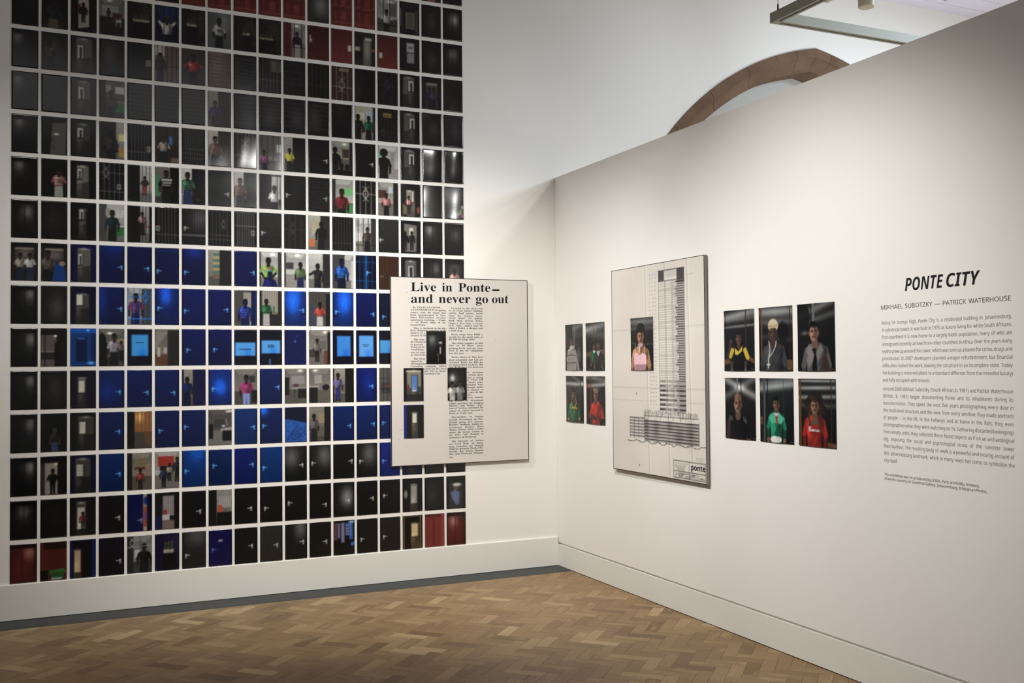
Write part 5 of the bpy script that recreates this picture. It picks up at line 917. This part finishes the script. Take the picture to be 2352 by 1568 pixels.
for i, (fn, a, z, lab) in enumerate(PORT):
    o = portrait(fn, (0, -a-PW/2, z), lab, i, 'portrait prints pinned to the partition')
    if fn is P11:
        L = Letters(); L.word('Guess', 'script', (.28-.5)*PW, PH-.985*PW, .026, width=.30*PW, d=.0075); tag(L.build('shirt_lettering', mat('white_lettering', (226, 220, 216), .5), o), 'white script word on the red top')
    if fn is P3:
        L = Letters()
        for w, x0, x1 in (('SOUTH', .27, .46), ('AFRICA', .48, .68)): L.word(w, 'bold', (x0-.5)*PW, PH-.9*PW, .012, width=(x1-x0)*PW, d=.0068)
        L.word('1', 'bold', -.02*PW, PH-1.02*PW, .016, d=.0068); tag(L.build('shirt_lettering', mat('gold_lettering', (206, 168, 70), .5), o), 'gold letters on the green shirt')

# ------------------------------------------------------------------ the two framed panels
FW, FH, FD = 1.061, 1.330, .027
KN, KT = 1.00344, 1.00677        # panel fronts sit 27 mm off the walls
nX = lambda x: -3.4455+(x+3.4455)*KN
nZ = lambda z: 1.5+(z-1.5)*KN
def panel(name, loc, rz, label, cat):
    o = empty(name, loc, rz); tag(o, label, cat)
    fr = MB()
    for (x0, x1, z0, z1) in ((-FW/2, FW/2, 0, .006), (-FW/2, FW/2, FH-.006, FH), (-FW/2, -FW/2+.006, .006, FH-.006), (FW/2-.006, FW/2, .006, FH-.006)): fr.box(x0, x1, -FD+.001, -.0085, z0, z1)
    fr.build('frame', M_FRAME, o)
    ed = MB()
    for (x0, x1, z0, z1) in ((-FW/2, FW/2, 0, .0035), (-FW/2, FW/2, FH-.0035, FH), (-FW/2, -FW/2+.0035, .0035, FH-.0035), (FW/2-.0035, FW/2, .0035, FH-.0035)): ed.box(x0, x1, -FD-.001, -FD+.001, z0, z1)
    tag(ed.build('frame_lip', M_EDGE, o), 'thin black front edge of the frame')
    return o
NX0, NZ0 = -1.310, .803
np_ = panel('framed_newspaper_panel', (NX0+FW/2, 0, NZ0), 0, 'large framed enlargement of a newspaper cutting with bold headline', 'panel')
MB().box(-FW/2+.005, FW/2-.005, -FD, -.01, .005, FH-.005).build('paper', M_PAPER, np_)
lx = lambda X: nX(X)-(NX0+FW/2)
px = lambda q: -1.166+(q-215)*.0010045
for w, a, b_, zb in (('Live', 213, 402, 2.031), ('in', 445, 522, 2.031), ('Ponte', 570, 818, 2.031), ('and', 213, 376, 1.9485), ('never', 420, 662, 1.9485), ('go', 703, 800, 1.9485), ('out', 831, 962, 1.9485)):
    L = Letters(); L.word(w, 'serif', lx(px(a)), nZ(zb)+.014*(px(a)+1.166)-NZ0, .0605, width=(b_-a)*.0010045, tilt=.014, d=FD+.0006)
    if w == 'Ponte':
        k = len(L.v); L.v += [(lx(px(833)), -FD-.0006, nZ(2.0465)-NZ0), (lx(px(890)), -FD-.0006, nZ(2.0473)-NZ0), (lx(px(890)), -FD-.0006, nZ(2.0593)-NZ0), (lx(px(833)), -FD-.0006, nZ(2.0585)-NZ0)]; L.f.append((k, k+1, k+2, k+3))
    L.build('headline_word', M_INK, np_)
L = Letters()
XS1 = fit_xs([(t, .265*(1-i_)) for _, i_, t, j in NEWS1 if j and not i_], 'serif', .0112); XS2 = fit_xs([(t, .262*(1-i_)) for _, i_, t, j in NEWS2 if j and not i_], 'serif', .0112)
for yy, ind, t, j in NEWS1:
    x0, x1 = -1.173, -.908; z = nZ(1.912-(yy-290)*.000918)-NZ0
    xa = x0+(x1-x0)*ind; L.just(t, 'serif', lx(xa), lx(x1), z, .0112, XS1, bool(j), d=FD+.0006)
for yy, ind, t, j in NEWS2:
    f_ = (yy-297)/1143; x0, x1 = -.884-.006*f_, -.622-.001*f_; z = nZ(1.910-(yy-297)*.000930)-NZ0
    xa = x0+(x1-x0)*ind; L.just(t, 'serif', lx(xa), lx(x1), z, .0112, XS2, bool(j), d=FD+.0006)
for qx, qz in ((-1.197, 2.02), (-1.258, .99), (-1.255, 1.055), (-1.245, 1.058), (-.522, 1.685), (-1.21, .944)):
    k = len(L.v); r_ = .0028; L.v += [(lx(qx)+r_*math.cos(a*1.0472)*(1+.3*math.sin(a*3)), -FD-.0006, nZ(qz)-NZ0+r_*.7*math.sin(a*1.0472)) for a in range(6)]; L.f.append(tuple(k+i for i in range(6)))
L.build('article_text', M_INK, np_)
# small prints mounted on the cutting
def N1(c): lift(.3, .4, 1.0)[2](c); person(c, .72, .62, .075, (20, 19, 19), skin=(60, 46, 40), pants=(16, 15, 15), hat=(190, 186, 176)); c.rect(.68, .78, .74, 1.1, (190, 188, 184)); c.cap(.62, 1.1, .6, 1.5, .03, .03, (84, 64, 54))
def N2(c): corr(.16, .88, .1, 1.5, .4, .28, .36, .75, (16, 16, 17), (128, 122, 104), (84, 120, 176), False)[2](c); c.rect(.12, .12, .86, .18, (206, 196, 160)); c.ell(.22, .95, .06, .18, (120, 36, 40)); c.rect(.1, 1.25, .9, c.H, (22, 22, 26), .7); c.rect(.44, 1.06, .62, 1.12, (206, 204, 196))
def N3(c): corr(.4, .68, .35, 1.5, .42, .22, .4, .45, (18, 15, 14), (110, 104, 92), (214, 208, 190), False)[2](c); c.rect(0, 0, .14, c.H, (24, 44, 140)); c.rect(0, 0, 1, .05, (18, 26, 84))
def N4(c): c.fill((17, 17, 17)); c.glow(.25, .5, .12, .16, (150, 148, 140), 1); c.glow(.3, .55, .35, .4, (50, 50, 48), 1); person(c, .24, .8, .085, (196, 188, 180), skin=(86, 66, 56), pants=(186, 178, 170)); person(c, .64, .78, .085, (128, 128, 126), skin=(74, 58, 50), pants=(110, 110, 108), pat=('h', (160, 158, 154), .7))
for i, (fn, x, z, lab) in enumerate(((N1, -.983, 1.518, 'small print of man in white hat, mounted on newspaper panel'), (N2, -1.153, 1.257, 'small print of corridor with blue door, mounted on newspaper panel'), (N3, -1.153, .998, 'small print of blue edged corridor, mounted on newspaper panel'), (N4, -.825, 1.256, 'small print of two women in pale dresses, mounted on newspaper panel'))):
    cv = Cv(GW/GH, 40, 900+i); fn(cv); cv.finish()
    o = link('photo_print', sheet_mesh(GW, GH, cv, M_PHOTO, lambda U, V: .0016+0*U), None, (nX(x), -FD-.002, nZ(z))); tag(o, lab, 'photograph', 'prints mounted on the newspaper panel')

TY0 = .881
tY = lambda a: 6.737-(6.737-a)*KT
tZ = lambda z: 1.5+(z-1.5)*KT
tp = panel('framed_tower_drawing', (0, -TY0-FW/2, .803), RZ, 'framed creased elevation drawing of a tall tower block', 'panel')
cv = Cv((FW-.008)/(FH-.008), 320, 77)
def tower(c):
    k = 1/(FW-.008); X = lambda a: (tY(a)-TY0-.004)*k; Y = lambda z: (2.129-tZ(z))*k
    rng = np.random.default_rng(5); INK = (44, 40, 42)
    c.fill((206, 198, 188))
    n = sum(np.sin(c.X*fx+c.Y*fy+p)*a for fx, fy, p, a in ((7, 3, 1, 1.6), (3, 9, 2, 1.6), (17, 5, .3, .8), (5, 21, 2, .8))); c.im += n[..., None]*1.3
    # folds
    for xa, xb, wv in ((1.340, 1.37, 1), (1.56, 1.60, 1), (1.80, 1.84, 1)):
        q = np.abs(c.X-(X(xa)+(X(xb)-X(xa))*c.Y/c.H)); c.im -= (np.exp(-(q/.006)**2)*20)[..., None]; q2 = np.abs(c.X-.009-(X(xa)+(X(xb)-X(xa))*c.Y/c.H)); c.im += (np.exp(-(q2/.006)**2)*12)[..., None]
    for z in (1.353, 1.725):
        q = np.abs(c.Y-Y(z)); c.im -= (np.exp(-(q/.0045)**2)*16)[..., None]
    # shaft: one line per storey, dark bands on the shaded side
    xl, xr, zt, zb = X(1.492), X(1.772), Y(2.076), Y(1.205)
    nf = 56
    c.rect(xl, zt, xr, Y(2.03), (186, 178, 170)); c.rect(xl, zt, xl+.06, Y(2.012), INK, .85); c.rect(xr-.075, zt, xr, Y(1.99), INK, .85); c.line(xl, zt, xr, zt, .002, INK); c.line(xl, Y(2.012), xr, Y(2.012), .002, INK, .8)
    for i in range(nf):
        y0 = Y(2.005)+(zb-Y(2.005))*i/nf; h = (zb-Y(2.005))/nf; dr = .004*i/nf; lo = i > nf*.74
        c.line(xl+dr, y0, xr+dr, y0, .0011, (128, 120, 116), .7)
        wv = rng.uniform(.06, .095)
        c.rect(xr+dr-wv, y0+h*.30, xr+dr-.003, y0+h*.80, (40, 35, 38), rng.uniform(.75, 1) if not lo else .5)
        for j in range(3): c.rect(xr+dr-wv-.02*(j+1), y0+h*.34, xr+dr-wv-.02*j, y0+h*.7, (96, 90, 88), rng.uniform(.1, .75)/(1+j))
        if i % 7 == 3: c.line(xl+dr, y0+h*.5, xr+dr, y0+h*.5, .0011, (120, 112, 108), .5)
        if lo and i % 2 == 0:
            q = min(1, (i-nf*.74)/5+.35)
            for j in range(9): c.rect(xl+dr+(xr-xl)*j/9, y0+h*.15, xl+dr+(xr-xl)*(j+1)/9, y0+h*1.05, (34, 30, 33), q*(rng.uniform(.75, 1) if j in (0, 1, 7, 8) else rng.uniform(.15, .8)))
    for t in (0, .25, .3, .52, .56, .78, 1): c.line(xl+(xr-xl)*t, Y(2.01), xl+(xr-xl)*t+.004, zb, .0012, (110, 104, 100), .6 if 0 < t < 1 else .9)
    # podium
    pl, pr_ = X(1.315), X(1.905)
    for i in range(46): xx = pl+(pr_-pl)*i/46; c.rect(xx, Y(1.205)-rng.uniform(0, .012), xx+rng.uniform(.002, .007), Y(1.205)+rng.uniform(.008, .045), INK, rng.uniform(.3, .95))
    c.line(pl, Y(1.178), pr_, Y(1.178), .0015, INK, .8)
    for i in range(7):
        y0 = Y(1.150)+i*.0182; c.rect(pl, y0, pr_, y0+.0075, INK, .95); c.line(pl, y0+.012, pr_, y0+.012, .0012, (110, 104, 100))
    for (xa, za, w_, h_) in ((1.45, 1.10, .03, .06), (1.60, 1.12, .03, .03), (1.70, 1.07, .05, .05), (1.82, 1.09, .04, .08), (1.33, 1.12, .03, .07)): c.glow(X(xa), Y(za), w_, h_, (-38, -40, -38), 1)
    ql = X(1.14)
    for i in range(7): y0 = Y(1.162)+i*.0185; c.line(ql, y0, pl, y0, .0028, INK, .85); c.line(ql, y0+.007, pl, y0+.007, .0012, (120, 114, 110), .7)
    for xx in (ql, ql+.05, ql+.1, pl, pl+.03, pr_): c.line(xx, Y(1.16), xx, Y(1.03), .0015, INK, .7)
    px0, py0 = X(1.11), Y(1.01)
    for i in range(60): px1 = px0+.0148; py1 = Y(1.012)+.006*math.sin(i*.8)+rng.uniform(-.004, .004)+(-.03*max(0, (i-52)/8)); c.line(px0, py0, px1, py1, .0022, INK, rng.uniform(.4, 1)); px0, py0 = px1, py1
    # level notes left of the shaft and scribbles
    c.rect(X(1.385), Y(2.08), X(1.48), Y(2.04), (190, 184, 196), .5)
    for i in range(34):
        z = 2.06-i*.0245
        if 1.46 < z < 1.81 and False: continue
        for j in range(3): xx = X(1.39+.03*j+rng.uniform(-.004, .004)); c.line(xx, Y(z), xx+rng.uniform(.004, .014), Y(z)+.001, .0012, (104, 98, 94), .7)
    for xa, za in ((1.22, 1.315), (1.25, .86)): c.ell(X(xa), Y(za), .004, .006, (80, 72, 66))
    c.line(X(.92), Y(1.27), X(1.45), Y(1.27), .001, (150, 143, 136), .5); c.line(X(1.8), Y(1.27), X(1.96), Y(1.27), .001, (150, 143, 136), .6); c.line(X(1.79), Y(2.03), X(1.86), Y(2.033), .001, (140, 133, 126), .6)
    # title block
    bl, br_, bt, bm_, bb = X(1.638), X(1.962), Y(.924), Y(.862), Y(.823)
    for y0 in (bt, bm_, bb): c.line(bl, y0, br_, y0, .0022, (70, 64, 62))
    for x0 in (bl, X(1.80), br_): c.line(x0, bt, x0, bb, .0018, (80, 74, 72))
    for i in range(8):
        c.rect(bl+.012+.017*i, bt+.012, bl+.020+.017*i, bt+.018, (130, 122, 118), .8)
    for i in range(4): c.rect(bl+.01+.02*(i > 1), bt+.026+.008*i, bl+.11+.015*(i == 0), bt+.0295+.008*i, (116, 108, 104), .75)
    for i in range(70): x0 = bl+rng.uniform(.005, .28); y0 = bm_+rng.uniform(.004, .03); c.rect(x0, y0, x0+rng.uniform(.008, .03), y0+.004, (96, 88, 90), rng.uniform(.2, .8))
    for i in range(3): c.line(X(1.87), Y(.955-.008*i), X(1.94), Y(.952-.008*i), .0012, (150, 142, 136), .6)
    c.noise(.012)
tower(cv)
o = link('drawing_sheet', sheet_mesh(FW-.008, FH-.008, cv, M_DRAW, lambda U, V: FD+.0005+.0006*np.exp(-((U-.42)/.01)**2)+.0006*np.exp(-((U-.63)/.01)**2)+.0006*np.exp(-((V-.585)/.008)**2), 1.25), tp, (0, 0, .004))
MB().box(-FW/2+.005, FW/2-.005, -FD+.002, -.01, .005, FH-.005).build('backing_board', M_PAPER, tp)
L = Letters(); L.word('ponte', 'bold', tY(1.821)-TY0-FW/2, tZ(.880)-.803, .034, width=.142, d=FD+.0018)
L.build('title_word', M_INK, tp)
portrait(P5, (-FD-.0016, -tY(1.166)-PW/2, tZ(1.463)), 'portrait print of woman in pink top, pinned over the tower drawing', 50, 'portrait prints pinned to the partition')

# ------------------------------------------------------------------ introduction text on the partition
wt = empty('wall_text', (0, -3.275, .96), RZ); tag(wt, 'black and grey exhibition introduction text lettered on the partition', 'lettering')
Z0 = .96; DD = .0006
L = Letters(); L.word('PONTE', 'boldit', .141, 1.8175-Z0, .057, width=.212, d=DD); L.word('CITY', 'boldit', .368, 1.8175-Z0, .057, width=.172, d=DD); L.build('heading', M_INK, wt)
L = Letters(); L.just('MIKHAEL SUBOTZKY — PATRICK WATERHOUSE', 'sans', -.002, .682, 1.7415-Z0, .0195, fit_xs([('MIKHAEL SUBOTZKY — PATRICK WATERHOUSE', .684)], 'sans', .0195, .42), True, d=DD); L.build('byline', M_DKINK, wt)
XP = fit_xs([(t, .684) for t in PARA1[:-1]+PARA2[:-1]], 'sans', .0155, .27)
for name, lines, zt in (('introduction_paragraph', PARA1, 1.673), ('introduction_paragraph', PARA2, 1.373)):
    L = Letters()
    for i, t in enumerate(lines): L.just(t, 'sans', 0, .684, zt-.0325*i-Z0, .0155, XP, i < len(lines)-1, d=DD)
    L.build(name, M_GREYINK, wt)
L = Letters(); L.just(CRED[0], 'sans', 0, .518, .985-Z0, .0118, fit_xs([(CRED[0], .518)], 'sans', .0118, .3), True, d=DD); L.just(CRED[1], 'sans', 0, .554, .966-Z0, .0118, fit_xs([(CRED[1], .554)], 'sans', .0118, .3), True, d=DD); L.build('credit_lines', M_DKINK, wt)

# ------------------------------------------------------------------ suspended lighting track beyond the partition
FX0, FX1, FY0, FY1, FZ0, FZ1 = .285, 2.9, -2.2, -3.08, 3.452, 3.508
FYS = -2.86                              # short inner rail that carries the lamp
tr = empty('suspended_lighting_track', (FX0, FY0, FZ0)); tag(tr, 'grey rectangular lighting track hung on wires above the partition', 'lighting track')
def rail(x0, x1, y0, y1, along_x):
    b = MB(); w = .05
    if along_x:
        yc = y0; b.box(x0, x1, yc-w/2, yc-w*.18, 0, FZ1-FZ0).box(x0, x1, yc+w*.18, yc+w/2, 0, FZ1-FZ0).box(x0, x1, yc-w*.18, yc+w*.18, .02, FZ1-FZ0)
    else:
        xc = x0; b.box(xc-w/2, xc-w*.18, y0, y1, 0, FZ1-FZ0).box(xc+w*.18, xc+w/2, y0, y1, 0, FZ1-FZ0).box(xc-w*.18, xc+w*.18, y0, y1, .02, FZ1-FZ0)
    return b
rail(.05, FX1-FX0, 0, 0, True).build('rail', M_METAL, tr); rail(.05, FX1-FX0, FY1-FY0, 0, True).build('rail', M_METAL, tr)
rail(.05, .60, FYS-FY0, 0, True).build('rail', M_METAL, tr); rail(.625, 0, FY1-FY0+.025, FYS-FY0+.025, False).build('rail', M_METAL, tr)
rail(.025, 0, FY1-FY0+.025, -.025, False).build('rail', M_METAL, tr); rail(FX1-FX0, 0, FY1-FY0+.025, -.025, False).build('rail', M_METAL, tr)
for x0 in (0, FX1-FX0-.025):
    for y0 in (-.025, FY1-FY0-.025): MB().box(x0, x0+.05, y0, y0+.05, -.001, FZ1-FZ0+.001).build('corner_joint', M_METAL, tr)
for (x0, x1, y0, y1) in ((.05, FX1-FX0, -.009, .009), (.05, FX1-FX0, FY1-FY0-.009, FY1-FY0+.009), (.016, .034, FY1-FY0+.03, -.03)): MB().box(x0, x1, y0, y1, .016, .02).build('slot', M_DARK, tr)
for x0, y0, dx, dy in ((.03, -.01, .10, .10), (FX1-FX0, -.01, -.1, .1), (.03, FY1-FY0, .1, -.1), (FX1-FX0, FY1-FY0, -.1, -.1)):
    w = MB().cyl((x0, y0, FZ1-FZ0), (x0+dx, y0+dy, CEIL-FZ0), .0018, n=6).build('suspension_wire', M_WIRE, tr)
    MB().cyl((x0, y0, FZ1-FZ0), (x0+dx*.04, y0+dy*.04, FZ1-FZ0+.05), .006, .004, n=8).build('wire_grip', M_DARK, w)
def spotlight(x, y, label):
    o = empty('track_spotlight', (x, y, FZ0)); tag(o, label, 'spotlight', 'spotlights on the hanging track')
    MB().box(-.012, .012, -.012, .012, -.045, -.002).build('adapter', M_CREAM, o)
    b = MB().cyl((0, 0, -.045), (0, 0, -.124), .040, n=24).cyl((0, 0, -.124), (0, 0, -.128), .040, .0375, n=24); b.build('lamp_head', M_CREAM, o)
    MB().cyl((0, 0, -.086), (0, 0, -.090), .0412, n=24).build('ring', M_CREAM, o)
spotlight(.345, FYS, 'cream cylindrical spotlight hanging below the short inner rail of the track')
spotlight(1.4, FY1, 'cream cylindrical spotlight below the long rail nearer the room')
MB().box(.012, .038, -.45, -.40, -.02, .004).build('track_adapter', M_CREAM, tr)
